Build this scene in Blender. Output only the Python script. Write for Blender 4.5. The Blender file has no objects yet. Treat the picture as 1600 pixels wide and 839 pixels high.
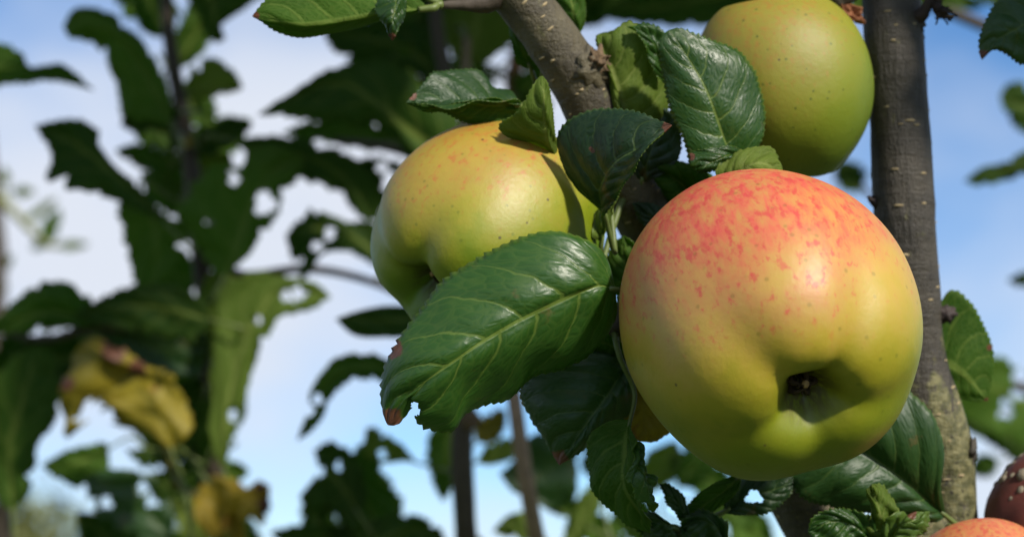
import bpy, math, random
import numpy as np
from mathutils import Vector, Matrix, noise as mnoise

random.seed(11)
rng = np.random.default_rng(5)
R = math.radians
scene = bpy.context.scene
col = scene.collection

# ------------------------------------------------------------------ camera
CAM = np.array((0.0, 0.0, 1.5))
PITCH = R(10)
RIGHT = np.array((1.0, 0, 0))
FWD = np.array((0, math.cos(PITCH), math.sin(PITCH)))
UP = np.array((0, -math.sin(PITCH), math.cos(PITCH)))
SENSOR, LENS = 23.5, 50.0
K = SENSOR / LENS
cd = bpy.data.cameras.new('camera')
cd.sensor_width = SENSOR
cd.lens = LENS
cd.clip_start = 0.02
cd.clip_end = 2000
cd.dof.use_dof = True
cd.dof.focus_distance = 0.655
cd.dof.aperture_fstop = 6.3
cam = bpy.data.objects.new('camera', cd)
cam.location = CAM
cam.rotation_euler = (R(90) + PITCH, 0, 0)
col.objects.link(cam)
scene.camera = cam

# ------------------------------------------------------------------ sun and sky
sd = 0.50 * RIGHT + 0.67 * UP - 0.54 * FWD
sd /= np.linalg.norm(sd)
sun_el = math.asin(sd[2])
sun_az = math.atan2(sd[0], sd[1])
ld = bpy.data.lights.new('sun', 'SUN')
ld.energy = 5.0
ld.angle = R(3.0)
ld.color = (1.0, 0.93, 0.82)
sun = bpy.data.objects.new('sun', ld)
sun.rotation_euler = Vector(-sd).to_track_quat('-Z', 'Y').to_euler()
sun.location = (1, -1, 5)
col.objects.link(sun)

world = bpy.data.worlds.new('World')
scene.world = world
world.use_nodes = True
wn, wl = world.node_tree.nodes, world.node_tree.links
wn.clear()
wo = wn.new('ShaderNodeOutputWorld')
bg = wn.new('ShaderNodeBackground')
bg.inputs['Strength'].default_value = 0.104
sky = wn.new('ShaderNodeTexSky')
sky.sky_type = 'NISHITA'
sky.sun_disc = False
sky.sun_elevation = sun_el
sky.sun_rotation = sun_az
sky.ozone_density = 3.0
sky.air_density = 1.0
sky.altitude = 2500
sky.dust_density = 0.15
tc = wn.new('ShaderNodeTexCoord')
mp = wn.new('ShaderNodeMapping')
mp.inputs['Location'].default_value = (0.35, 0.0, 0.25)
mp.inputs['Scale'].default_value = (-1.0, 1.0, 1.7)
cn = wn.new('ShaderNodeTexNoise')
cn.inputs['Scale'].default_value = 3.2
cn.inputs['Detail'].default_value = 5
cn.inputs['Roughness'].default_value = 0.5
cr = wn.new('ShaderNodeMapRange')
cr.interpolation_type = 'SMOOTHSTEP'
cr.inputs[1].default_value = 0.36
cr.inputs[2].default_value = 0.66
cr.inputs[3].default_value = 0.05
cm = wn.new('ShaderNodeMix')
cm.data_type = 'RGBA'
CLOUD = (5.7, 6.1, 6.9, 1)
cm.inputs[7].default_value = CLOUD
wl.new(tc.outputs['Generated'], mp.inputs['Vector'])
wl.new(mp.outputs[0], cn.inputs['Vector'])
wl.new(cn.outputs['Fac'], cr.inputs[0])
wl.new(cr.outputs[0], cm.inputs[0])
hs = wn.new('ShaderNodeHueSaturation')
hs.inputs['Saturation'].default_value = 1.25
hs.inputs['Value'].default_value = 1.12
wl.new(sky.outputs[0], hs.inputs['Color'])
wl.new(hs.outputs[0], cm.inputs[6])
wl.new(cm.outputs[2], bg.inputs['Color'])
wl.new(bg.outputs[0], wo.inputs[0])

scene.view_settings.view_transform = 'Standard'
scene.view_settings.look = 'None'
scene.view_settings.exposure = 0.35
scene.view_settings.gamma = 1.0
scene.view_settings.use_curve_mapping = False
scene.render.engine = 'CYCLES'
scene.cycles.use_denoising = True
scene.cycles.max_bounces = 8
scene.cycles.diffuse_bounces = 5
scene.cycles.transmission_bounces = 6


# ------------------------------------------------------------------ helpers
ZMODE = 'near'


def ZM(d):
    # foreground branches stand close together in depth; the shoots behind stand well back
    if ZMODE == 'near':
        return d if d < .70 else .70 + (d - .70) * .42
    return d * 1.2


def B3(x, y, z):
    return np.array((x * 1.2, y * 1.2, z))


def P(x, y, d):
    """photo pixel + metres along the view axis -> world point"""
    d = ZM(d)
    s = K * d / 1600.0
    return CAM + FWD * d + RIGHT * ((x - 800) * s) + UP * (-(y - 419.5) * s)


def PX(d):
    return K * ZM(d) / 1600.0


def to_px(p):
    q = np.asarray(p) - CAM
    d = q @ FWD
    s = K * d / 1600.0
    return 800 + (q @ RIGHT) / s, 419.5 - (q @ UP) / s, d


def spline(pts, n):
    """Catmull-Rom through pts, resampled evenly to n points"""
    p = np.asarray(pts, float)
    if len(p) == 2:
        t = np.linspace(0, 1, n)[:, None]
        return p[0] * (1 - t) + p[1] * t
    q = np.vstack([2 * p[0] - p[1], p, 2 * p[-1] - p[-2]])
    out = []
    for i in range(1, len(q) - 2):
        a, b, c, d = q[i - 1], q[i], q[i + 1], q[i + 2]
        for t in np.linspace(0, 1, 16, endpoint=False):
            out.append(0.5 * ((2 * b) + (c - a) * t + (2 * a - 5 * b + 4 * c - d) * t * t + (3 * b - a - 3 * c + d) * t ** 3))
    out.append(p[-1])
    out = np.array(out)
    s = np.concatenate([[0], np.cumsum(np.linalg.norm(np.diff(out[:, :3], axis=0), axis=1))])
    u = np.linspace(0, s[-1], n)
    return np.stack([np.interp(u, s, out[:, k]) for k in range(out.shape[1])], 1)


WLOC = {}


def link(name, me, parent=None, world_loc=None):
    """one mesh object; its mesh is in world coordinates and is moved to its own centre"""
    if world_loc is None:
        n = len(me.vertices)
        co = np.empty(n * 3)
        me.vertices.foreach_get('co', co)
        co = co.reshape(-1, 3)
        c = (co.min(0) + co.max(0)) / 2
        me.vertices.foreach_set('co', (co - c).ravel())
        me.update()
        world_loc = c
    o = bpy.data.objects.new(name, me)
    pl = WLOC[parent.name] if parent else np.zeros(3)
    o.location = np.asarray(world_loc) - pl
    o.parent = parent
    col.objects.link(o)
    WLOC[o.name] = np.asarray(world_loc, float)
    return o


def empty(name, loc, label, cat, group=None):
    o = bpy.data.objects.new(name, None)
    o.empty_display_size = 0.05
    o.location = loc
    col.objects.link(o)
    WLOC[o.name] = np.asarray(loc, float)
    o['label'] = label
    o['category'] = cat
    if group:
        o['group'] = group
    return o


def mesh(verts, faces, mats, uv=None, smooth=True, midx=None, attrs=None):
    me = bpy.data.meshes.new('m')
    me.from_pydata([tuple(v) for v in verts], [], [tuple(f) for f in faces])
    for m in mats:
        me.materials.append(m)
    if uv is not None:
        lay = me.uv_layers.new(name='UVMap')
        vi = np.empty(len(me.loops), dtype=np.int32)
        me.loops.foreach_get('vertex_index', vi)
        lay.data.foreach_set('uv', np.asarray(uv, np.float32)[vi].ravel())
    if midx is not None:
        me.polygons.foreach_set('material_index', np.asarray(midx, np.int32))
    me.polygons.foreach_set('use_smooth', [smooth] * len(me.polygons))
    for k, v in (attrs or {}).items():
        a = me.attributes.new(k, 'FLOAT', 'POINT')
        a.data.foreach_set('value', np.asarray(v, np.float32))
    me.update()
    return me


# ------------------------------------------------------------------ node helper
class NT:
    def __init__(s, name):
        s.m = bpy.data.materials.new(name)
        s.m.use_nodes = True
        s.n, s.l = s.m.node_tree.nodes, s.m.node_tree.links
        s.n.clear()
        s.out = s.n.new('ShaderNodeOutputMaterial')

    def put(s, sock, v):
        if isinstance(v, bpy.types.NodeSocket):
            s.l.new(v, sock)
        elif v is not None:
            if isinstance(v, (tuple, list)) and len(v) == 3 and sock.type == 'RGBA':
                v = (*v, 1)
            sock.default_value = v

    def math(s, op, a, b=None, clamp=False):
        n = s.n.new('ShaderNodeMath')
        n.operation = op
        n.use_clamp = clamp
        s.put(n.inputs[0], a)
        if b is not None:
            s.put(n.inputs[1], b)
        return n.outputs[0]

    def ramp(s, v, a, b, lo=0.0, hi=1.0):
        n = s.n.new('ShaderNodeMapRange')
        n.interpolation_type = 'SMOOTHSTEP'
        s.put(n.inputs[0], v)
        for i, q in enumerate((a, b, lo, hi)):
            s.put(n.inputs[i + 1], q)
        return n.outputs[0]

    def mix(s, f, a, b, mode='MIX'):
        n = s.n.new('ShaderNodeMix')
        n.data_type = 'RGBA'
        n.blend_type = mode
        s.put(n.inputs[0], f)
        s.put(n.inputs[6], a)
        s.put(n.inputs[7], b)
        return n.outputs[2]

    def noise(s, vec, scale, detail=3, rough=0.55, dist=0.0):
        n = s.n.new('ShaderNodeTexNoise')
        s.put(n.inputs['Vector'], vec)
        n.inputs['Scale'].default_value = scale
        n.inputs['Detail'].default_value = detail
        n.inputs['Roughness'].default_value = rough
        n.inputs['Distortion'].default_value = dist
        return n.outputs['Fac']

    def voro(s, vec, scale, feature='F1'):
        n = s.n.new('ShaderNodeTexVoronoi')
        n.feature = feature
        s.put(n.inputs['Vector'], vec)
        n.inputs['Scale'].default_value = scale
        return n.outputs['Distance']

    def mapping(s, vec, loc=(0, 0, 0), rot=(0, 0, 0), scale=(1, 1, 1)):
        n = s.n.new('ShaderNodeMapping')
        s.put(n.inputs[0], vec)
        n.inputs[1].default_value = loc
        n.inputs[2].default_value = rot
        n.inputs[3].default_value = scale
        return n.outputs[0]

    def xyz(s, v):
        n = s.n.new('ShaderNodeSeparateXYZ')
        s.put(n.inputs[0], v)
        return n.outputs

    def comb(s, x, y, z):
        n = s.n.new('ShaderNodeCombineXYZ')
        for i, q in enumerate((x, y, z)):
            s.put(n.inputs[i], q)
        return n.outputs[0]

    def attr(s, name):
        n = s.n.new('ShaderNodeAttribute')
        n.attribute_name = name
        return n.outputs['Fac']

    def coord(s, which):
        return s.n.new('ShaderNodeTexCoord').outputs[which]

    def rand(s):
        return s.n.new('ShaderNodeObjectInfo').outputs['Random']

    def dot(s, a, b):
        n = s.n.new('ShaderNodeVectorMath')
        n.operation = 'DOT_PRODUCT'
        s.put(n.inputs[0], a)
        s.put(n.inputs[1], b)
        return n.outputs['Value']

    def norm(s, a):
        n = s.n.new('ShaderNodeVectorMath')
        n.operation = 'NORMALIZE'
        s.put(n.inputs[0], a)
        return n.outputs[0]

    def bump(s, h, strength, dist, normal=None):
        n = s.n.new('ShaderNodeBump')
        n.inputs['Strength'].default_value = strength
        n.inputs['Distance'].default_value = dist
        s.put(n.inputs['Height'], h)
        if normal is not None:
            s.put(n.inputs['Normal'], normal)
        return n.outputs[0]

    def bsdf(s, color, rough, normal=None, spec=0.5, sss=0.0, sssr=(1, .4, .1), scale=0.003, coat=0.0, coat_r=0.3):
        n = s.n.new('ShaderNodeBsdfPrincipled')
        s.put(n.inputs['Base Color'], color)
        s.put(n.inputs['Roughness'], rough)
        s.put(n.inputs['Specular IOR Level'], spec)
        if sss:
            n.inputs['Subsurface Weight'].default_value = sss
            n.inputs['Subsurface Radius'].default_value = sssr
            n.inputs['Subsurface Scale'].default_value = scale
        if coat:
            n.inputs['Coat Weight'].default_value = coat
            n.inputs['Coat Roughness'].default_value = coat_r
        if normal is not None:
            s.put(n.inputs['Normal'], normal)
        return n.outputs[0]

    def done(s, sh):
        s.l.new(sh, s.out.inputs['Surface'])
        return s.m


NVEIN, VSLOPE = 6.5, 0.27


def leaf_mat(name, dark, light, vein, rough, transl, tcol, under=False, blotch=0.0, blotch_col=(0.12, 0.06, 0.015), spec=0.5):
    dark, light, vein = (tuple(v * 0.84 for v in q) for q in (dark, light, vein))
    t = NT(name)
    uv = t.coord('UV')
    X = t.xyz(uv)
    U, V = X[0], X[1]
    nz = t.noise(t.coord('Object'), 60, 3)
    wob = t.math('MULTIPLY', t.math('SUBTRACT', t.noise(uv, 7, 2), 0.5), 0.05)
    a = t.math('ABSOLUTE', t.math('SUBTRACT', t.math('MULTIPLY', V, 2.0), 1.0))
    side = t.math('GREATER_THAN', V, 0.5)
    u1 = t.math('ADD', t.math('SUBTRACT', U, t.math('MULTIPLY', t.math('POWER', a, 1.25), VSLOPE)), wob)
    tt = t.math('ADD', t.math('MULTIPLY', u1, NVEIN), t.math('MULTIPLY', side, 0.42))
    d = t.math('ABSOLUTE', t.math('SUBTRACT', t.math('FRACT', tt), 0.5))
    w = t.math('SUBTRACT', 0.11 if under else 0.075, t.math('MULTIPLY', a, 0.05))
    sec = t.math('SUBTRACT', 1.0, t.ramp(d, t.math('MULTIPLY', w, 0.25), w))
    sec = t.math('MULTIPLY', sec, t.math('SUBTRACT', 1.0, t.math('MULTIPLY', a, 0.55)))
    mw = t.math('SUBTRACT', 0.16 if under else 0.055, t.math('MULTIPLY', U, 0.10 if under else 0.035))
    mid = t.math('SUBTRACT', 1.0, t.ramp(a, t.math('MULTIPLY', mw, 0.4), mw))
    vn = t.math('MAXIMUM', t.math('MULTIPLY', sec, 0.8), mid)
    vvec = t.comb(t.math('ADD', t.math('MULTIPLY', u1, 30.0), t.math('MULTIPLY', nz, 1.2)), t.math('MULTIPLY', V, 17.0), 0.0)
    ter = t.voro(vvec, 1.0, 'DISTANCE_TO_EDGE')
    term = t.math('SUBTRACT', 1.0, t.ramp(ter, 0.0, 0.13))
    rnd = t.rand()
    big = t.noise(t.coord('Object'), 28, 3)
    f = t.math('ADD', t.math('MULTIPLY', big, 0.9), t.math('MULTIPLY', t.math('SUBTRACT', rnd, 0.5), 0.9))
    c = t.mix(t.ramp(f, 0.2, 0.8), dark, light)
    c = t.mix(t.math('MULTIPLY', term, 0.10 if not under else 0.2), c, vein)
    c = t.mix(t.math('MULTIPLY', vn, 0.62 if not under else 0.75), c, vein)
    c = t.mix(t.math('MULTIPLY', t.ramp(a, 0.955, 1.0), 0.35), c, vein)
    if blotch:
        bl = t.noise(t.coord('Object'), 95, 4, 0.6)
        c = t.mix(t.math('MULTIPLY', t.ramp(bl, 0.63, 0.71), blotch), c, blotch_col)
    br = t.attr('brown')
    brn = t.math('ADD', br, t.math('MULTIPLY', t.math('SUBTRACT', t.noise(t.coord('Object'), 300, 3), 0.5), 0.5))
    bm_ = t.math('MULTIPLY', t.ramp(brn, 0.42, 0.58), t.math('GREATER_THAN', br, 0.02))
    c = t.mix(bm_, c, t.mix(t.noise(t.coord('Object'), 200, 3), (0.05, 0.018, 0.009), (0.21, 0.085, 0.045)))
    sgn = -1.0 if not under else 1.0
    h = t.math('ADD', t.math('MULTIPLY', vn, 0.7 * sgn), t.math('MULTIPLY', t.ramp(ter, 0.0, 0.45), -0.42 * sgn))
    h = t.math('ADD', h, t.math('MULTIPLY', t.noise(t.coord('Object'), 900, 2), 0.18))
    nb = t.bump(h, 0.42, 0.0006)
    rg = t.math('ADD', t.math('MULTIPLY', nz, 0.16), rough - 0.08)
    p = t.bsdf(c, rg, nb, spec=spec)
    tr = t.n.new('ShaderNodeBsdfTranslucent')
    tcc = t.mix(t.math('MULTIPLY', vn, 0.35), tcol, t.mix(0.5, tcol, vein))
    t.put(tr.inputs['Color'], t.mix(bm_, tcc, (0.10, 0.03, 0.01)))
    t.put(tr.inputs['Normal'], nb)
    ms = t.n.new('ShaderNodeMixShader')
    ms.inputs[0].default_value = transl
    t.l.new(p, ms.inputs[1])
    t.l.new(tr.outputs[0], ms.inputs[2])
    return t.done(ms.outputs[0])


LT = {}
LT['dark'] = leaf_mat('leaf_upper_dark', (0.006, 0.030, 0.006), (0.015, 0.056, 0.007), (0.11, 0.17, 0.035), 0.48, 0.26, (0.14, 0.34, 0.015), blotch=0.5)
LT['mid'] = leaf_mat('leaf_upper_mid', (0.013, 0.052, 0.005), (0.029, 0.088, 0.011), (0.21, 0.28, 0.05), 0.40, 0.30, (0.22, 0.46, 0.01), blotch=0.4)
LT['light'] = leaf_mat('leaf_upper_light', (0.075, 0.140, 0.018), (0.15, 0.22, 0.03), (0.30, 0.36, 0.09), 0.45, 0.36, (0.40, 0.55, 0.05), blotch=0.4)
LT['yellow'] = leaf_mat('leaf_upper_yellow', (0.13, 0.13, 0.008), (0.27, 0.215, 0.010), (0.26, 0.24, 0.04), 0.6, 0.34, (0.50, 0.40, 0.02), blotch=0.8, blotch_col=(0.16, 0.055, 0.012))
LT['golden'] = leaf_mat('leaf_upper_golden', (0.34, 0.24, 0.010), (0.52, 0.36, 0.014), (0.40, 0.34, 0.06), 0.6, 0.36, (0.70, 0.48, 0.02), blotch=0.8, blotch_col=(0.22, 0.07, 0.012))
LU = {}
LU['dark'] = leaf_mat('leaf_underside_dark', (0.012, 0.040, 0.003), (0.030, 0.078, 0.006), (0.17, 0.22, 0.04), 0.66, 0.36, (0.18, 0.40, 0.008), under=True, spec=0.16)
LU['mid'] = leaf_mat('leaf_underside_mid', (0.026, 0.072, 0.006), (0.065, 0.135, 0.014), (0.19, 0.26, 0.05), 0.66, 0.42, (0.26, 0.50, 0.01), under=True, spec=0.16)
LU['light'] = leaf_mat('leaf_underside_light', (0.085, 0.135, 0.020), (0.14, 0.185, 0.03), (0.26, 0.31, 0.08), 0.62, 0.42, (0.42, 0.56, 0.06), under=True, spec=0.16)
LU['yellow'] = leaf_mat('leaf_underside_yellow', (0.15, 0.15, 0.018), (0.26, 0.23, 0.024), (0.30, 0.28, 0.07), 0.65, 0.36, (0.55, 0.45, 0.03), under=True, spec=0.2)

LU['golden'] = LU['yellow']


def plain(name, color, rough, rel=200, amt=0.35, bump=0.0, spec=0.4):
    t = NT(name)
    f = t.noise(t.coord('Object'), rel, 4)
    c = t.mix(f, tuple(v * (1 - amt) for v in color), tuple(min(1, v * (1 + amt)) for v in color))
    nb = t.bump(f, 0.6, bump) if bump else None
    return t.done(t.bsdf(c, rough, nb, spec))


STALK = plain('leaf_stalk_green', (0.09, 0.12, 0.028), 0.5)
TWIGM = plain('twig_bark', (0.050, 0.038, 0.026), 0.75, 260, 0.5, 0.0008)
DEAD = plain('dead_flower_brown', (0.022, 0.014, 0.010), 0.85, 300, 0.5)
DRYLEAF = plain('dry_brown_leaf', (0.20, 0.075, 0.03), 0.75, 160, 0.6, 0.0012)
STAMEN = plain('dried_calyx', (0.045, 0.025, 0.012), 0.85, 400, 0.6)
STAMEN2 = plain('dried_calyx_tip', (0.34, 0.20, 0.09), 0.8, 400, 0.4)
LENT = plain('lenticel', (0.30, 0.235, 0.13), 0.85, 500, 0.4)
KNOT = plain('knot_wood', (0.115, 0.075, 0.040), 0.85, 350, 0.75, 0.002)
BUDM = plain('bud_scale', (0.028, 0.018, 0.016), 0.7, 500, 0.6, 0.001)


def bark_mat(name, base, pale, moss_amt, moss_lo=0.5):
    base, pale = (tuple(v * 0.85 for v in q) for q in (base, pale))
    t = NT(name)
    ob = t.coord('Object')
    uv = t.coord('UV')
    ring = t.noise(t.mapping(ob, scale=(40, 40, 260)), 1.0, 4, 0.6, 0.4)
    fis = t.noise(t.mapping(ob, scale=(420, 420, 70)), 1.0, 5, 0.65)
    patch = t.noise(ob, 46, 4, 0.6)
    fine = t.noise(ob, 1100, 3)
    c = t.mix(t.ramp(patch, 0.33, 0.68), base, pale)
    c = t.mix(t.math('MULTIPLY', t.ramp(ring, 0.45, 0.7), 0.45), c, tuple(v * 0.5 for v in base))
    c = t.mix(t.math('MULTIPLY', t.ramp(fis, 0.5, 0.72), 0.55), c, tuple(v * 0.42 for v in base))
    c = t.mix(t.math('MULTIPLY', t.ramp(fine, 0.58, 0.7), 0.35), c, tuple(min(1, v * 1.9) for v in pale))
    if moss_amt:
        mo = t.noise(t.mapping(ob, scale=(1.3, 1.3, 0.7)), 150, 6, 0.72)
        at = t.attr('moss')
        mm = t.math('MULTIPLY', t.ramp(t.math('ADD', mo, t.math('MULTIPLY', at, 0.32)), 0.62, 0.74), moss_amt)
        mcol = t.mix(t.ramp(t.noise(ob, 330, 4), 0.35, 0.65), (0.065, 0.068, 0.016), (0.20, 0.185, 0.075))
        c = t.mix(mm, c, mcol)
        pits = t.ramp(t.noise(t.mapping(ob, loc=(3, 1, 2)), 420, 3, 0.6), 0.60, 0.66)
        c = t.mix(t.math('MULTIPLY', t.math('MULTIPLY', pits, at), 0.9), c, (0.012, 0.010, 0.008))
    h = t.math('ADD', t.math('MULTIPLY', ring, 0.6), t.math('MULTIPLY', fis, 0.8))
    h = t.math('ADD', h, t.math('MULTIPLY', fine, 0.35))
    nb = t.bump(h, 0.85, 0.0016)
    return t.done(t.bsdf(c, 0.62, nb, 0.45))


BARK = bark_mat('bark_grey_brown', (0.046, 0.037, 0.020), (0.105, 0.088, 0.046), 0.75)
BARK2 = bark_mat('bark_dark_grey', (0.028, 0.023, 0.016), (0.060, 0.050, 0.035), 0.72)


def apple_mat(name, blush, amount, green, yellow, red, seed=0.0, rough=0.48, rot=0.0, specks=0.35, bias=0.0):
    green, yellow, red = (tuple(v * 0.80 for v in q) for q in (green, yellow, red))
    t = NT(name)
    ob = t.coord('Object')
    n = t.norm(ob)
    X = t.xyz(n)
    wide = t.noise(t.mapping(n, loc=(seed, 0, 0)), 2.3, 4, 0.6)
    bl = t.math('ADD', t.dot(n, tuple(blush)), t.math('MULTIPLY', t.math('SUBTRACT', wide, 0.5), 1.1))
    bl = t.math('ADD', bl, bias)
    streak = t.noise(t.mapping(n, loc=(seed, 2, 0), scale=(15, 15, 5.0)), 1.0, 4, 0.6, 0.3)
    fleck = t.noise(t.mapping(n, loc=(seed, 5, 1), scale=(17, 17, 10)), 1.0, 4, 0.62)
    base = t.mix(t.ramp(bl, -0.75, 0.35), green, yellow)
    base = t.mix(t.math('MULTIPLY', t.ramp(wide, 0.4, 0.7), 0.30), base, green)
    base = t.mix(t.math('MULTIPLY', t.ramp(bl, -0.25, 0.45), 0.62 * amount), base, (red[0] * 0.80, red[0] * 0.43, red[0] * 0.15))
    warm = t.ramp(bl, 0.12, 0.95)
    wash = t.math('MULTIPLY', warm, t.ramp(streak, 0.25, 0.75, 0.25, 1.0))
    c = t.mix(t.math('MULTIPLY', wash, 0.98 * amount), base, red)
    fm = t.math('MULTIPLY', t.ramp(t.math('ADD', fleck, t.math('MULTIPLY', bl, 0.10)), 0.56, 0.74), t.ramp(bl, -0.2, 0.5))
    c = t.mix(t.math('MULTIPLY', fm, 0.75 * min(1.0, amount + 0.15)), c, (red[0] * 0.85, red[1] * 0.55, red[2] * 0.7))
    dots = t.voro(t.mapping(n, loc=(seed, seed, 1)), 7.5)
    dm = t.math('SUBTRACT', 1.0, t.ramp(dots, 0.06, 0.16))
    c = t.mix(t.math('MULTIPLY', dm, specks), c, tuple(v * 0.5 for v in green))
    dots2 = t.math('SUBTRACT', 1.0, t.ramp(t.voro(t.mapping(n, loc=(4, seed, 3)), 3.4), 0.03, 0.06))
    c = t.mix(t.math('MULTIPLY', dots2, 0.8), c, (0.05, 0.03, 0.01))
    basin = t.ramp(X[2], -0.90, -0.985)
    cal = t.attr('basin')
    c = t.mix(t.math('MULTIPLY', cal, 0.45), c, tuple(v * 0.75 for v in green))
    russ = t.math('MULTIPLY', t.attr('eye'), t.ramp(t.noise(n, 22, 4), 0.35, 0.6))
    c = t.mix(t.math('MULTIPLY', russ, 0.8), c, (0.055, 0.035, 0.012))
    if rot:
        rn = t.noise(t.mapping(n, loc=(seed, 1, 1)), 3.0, 4)
        c = t.mix(rot, c, t.mix(rn, (0.035, 0.012, 0.010), (0.16, 0.035, 0.025)))
    fine = t.noise(n, 240, 3)
    h = t.math('ADD', t.math('MULTIPLY', t.noise(n, 16, 3), 0.5), t.math('MULTIPLY', fine, 0.12))
    nb = t.bump(h, 0.22, 0.0012)
    rg = t.math('ADD', rough - 0.06, t.math('MULTIPLY', t.noise(n, 30, 3), 0.12))
    return t.done(t.bsdf(c, rg, nb, 0.5, sss=0.12, sssr=(1, 0.5, 0.12), scale=0.004))


# ------------------------------------------------------------------ tubes, trees
def tube_mesh(pts, rad, sides, mats, rough=0.0, freq=60.0, cap=True, moss=None, flare=None):
    pts = np.asarray(pts, float)
    n = len(pts)
    rad = np.broadcast_to(np.asarray(rad, float), (n,))
    tan = np.gradient(pts, axis=0)
    tan /= np.linalg.norm(tan, axis=1)[:, None] + 1e-12
    ref = np.array((0.3, -1.0, 0.2))
    verts, uv = [], []
    ln = np.concatenate([[0], np.cumsum(np.linalg.norm(np.diff(pts, axis=0), axis=1))])
    for i in range(n):
        s = ref - tan[i] * (ref @ tan[i])
        s /= np.linalg.norm(s)
        b = np.cross(tan[i], s)
        for k in range(sides):
            a = 2 * math.pi * k / sides
            dr = s * math.cos(a) + b * math.sin(a)
            r = rad[i]
            p = pts[i] + dr * r
            if rough:
                q = Vector(p * freq)
                r *= 1 + rough * (mnoise.noise(q) + 0.5 * mnoise.noise(q * 2.7) + 0.3 * mnoise.noise(q * 6.1))
            verts.append(pts[i] + dr * r)
            uv.append((k / sides, ln[i]))
    faces = []
    for i in range(n - 1):
        for k in range(sides):
            k2 = (k + 1) % sides
            faces.append((i * sides + k, i * sides + k2, (i + 1) * sides + k2, (i + 1) * sides + k))
    if cap:
        faces.append(tuple(range(sides - 1, -1, -1)))
        faces.append(tuple((n - 1) * sides + k for k in range(sides)))
    at = None
    if moss is not None:
        at = {'moss': np.repeat(np.asarray(moss), sides)}
    return mesh(verts, faces, mats, uv, attrs=at)


class Tree:
    def __init__(s, label, loc, cat='tree'):
        s.root = empty('apple_tree', loc, label, cat)
        s.lines = []          # (points, radii) of wood that leaves and apples can hang from

    def wood(s, name, pts, rad, mat=TWIGM, n=40, sides=12, rough=0.05, freq=120, moss=None, attach=True):
        rad = np.asarray(rad, float) * (1.0 if ZMODE == 'near' else 1.2)
        q = np.concatenate([np.asarray(pts, float), rad[:, None]], 1)
        q = spline(q, n)
        me = tube_mesh(q[:, :3], np.maximum(q[:, 3], 0.0004), sides, [mat], rough, freq, moss=moss(q[:, :3]) if moss else None)
        o = link(name, me, s.root)
        if attach:
            s.lines.append((q[:, :3], q[:, 3]))
        return o, q

    def nearest(s, p, bias=None):
        best = None
        for pts, r in s.lines:
            d = np.linalg.norm(pts - p, axis=1) - r
            i = int(d.argmin())
            if best is None or d[i] < best[0]:
                best = (d[i], pts[i], r[i])
        return best


def edge_u(n, pts_list, base, tip):
    return spline(np.vstack([base, *[np.asarray(q)[None] for q in pts_list], tip]), n)


def leaf_surface(mid, L, Rr, nu, nv, teeth=0.0, nteeth=34, camber=0.0, relief=0.0, wave=0.0, seed=0, ragged=0.0):
    """grid (nu, 2nv+1, 3): side L at column 0, midrib in the middle, side R at the end"""
    M = spline(mid, nu)
    EL = spline(np.vstack([mid[0], L, mid[-1]]), nu)
    ER = spline(np.vstack([mid[0], Rr, mid[-1]]), nu)
    u = np.linspace(0, 1, nu)
    r = np.random.default_rng(seed)
    if ragged:
        for E in (EL, ER):
            kn = r.uniform(0, 1, 26)
            w = np.interp(u * 25, np.arange(26), kn) ** 2.2
            bite = np.zeros(nu)
            for _ in range(r.integers(0, 3) if ragged > 0.1 else 0):
                bite = np.maximum(bite, 0.38 * np.exp(-((u - r.uniform(.15, .9)) / r.uniform(.02, .05)) ** 2))
            E += (M - E) * np.maximum(ragged * w, bite)[:, None]
    cols = []
    vs = np.linspace(-1, 1, 2 * nv + 1)
    tanv = np.gradient(M, axis=0)
    tanv /= np.linalg.norm(tanv, axis=1)[:, None] + 1e-12
    nrm = np.cross(tanv, ER - EL)
    nl = np.linalg.norm(nrm, axis=1)[:, None]
    nrm = np.where(nl > 1e-9, nrm / (nl + 1e-12), 0)
    if (nrm.mean(0) @ FWD) > 0:
        nrm = -nrm                       # towards the camera
    ph = r.uniform(0, 6.28, 6)
    for v in vs:
        E = EL if v < 0 else ER
        a = abs(v)
        p = M + (E - M) * a
        wloc = np.linalg.norm(E - M, axis=1)
        if a == 1 and teeth:
            f = (u * nteeth) % 1.0
            saw = np.where(f < 0.70, f / 0.70, (1 - f) / 0.30)
            fade = np.minimum(1, np.minimum(u, 1 - u) * 9)
            jag = r.uniform(0.6, 1.25, nu)
            dirn = (E - M) / (wloc[:, None] + 1e-9)
            p = p + (dirn * 1.25 + tanv * 0.8) * (teeth * (saw - 0.3) * fade * jag)[:, None]
        off = camber * 4 * a * (1 - a) * np.minimum(1, wloc / (wloc.max() + 1e-9))
        if relief:
            tt = (u - VSLOPE * a ** 1.25) * NVEIN + (0.42 if v > 0 else 0.0)
            d = np.abs(tt % 1.0 - 0.5)
            q = 1 - np.exp(-(d / 0.16) ** 2) - 0.4
            off = off + relief * q * min(1, a * 5) * (1 - a ** 4 * 0.6)
            off = off - relief * 0.9 * math.exp(-(a / 0.07) ** 2)
        if wave:
            off = off + wave * a * a * (np.sin(u * 9 + ph[0] + (2 if v > 0 else 0)) + 0.6 * np.sin(u * 21 + ph[1] + v) + 0.5 * np.sin(u * 5 + v * 3 + ph[2]))
            off = off + wave * 0.5 * np.sin(u * 13 + v * 6 + ph[3])
        fadeu = np.minimum(1, np.minimum(u, 1 - u) * 8)
        cols.append(p + nrm * (off * fadeu)[:, None])
    return np.stack(cols, 1), u, vs


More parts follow.
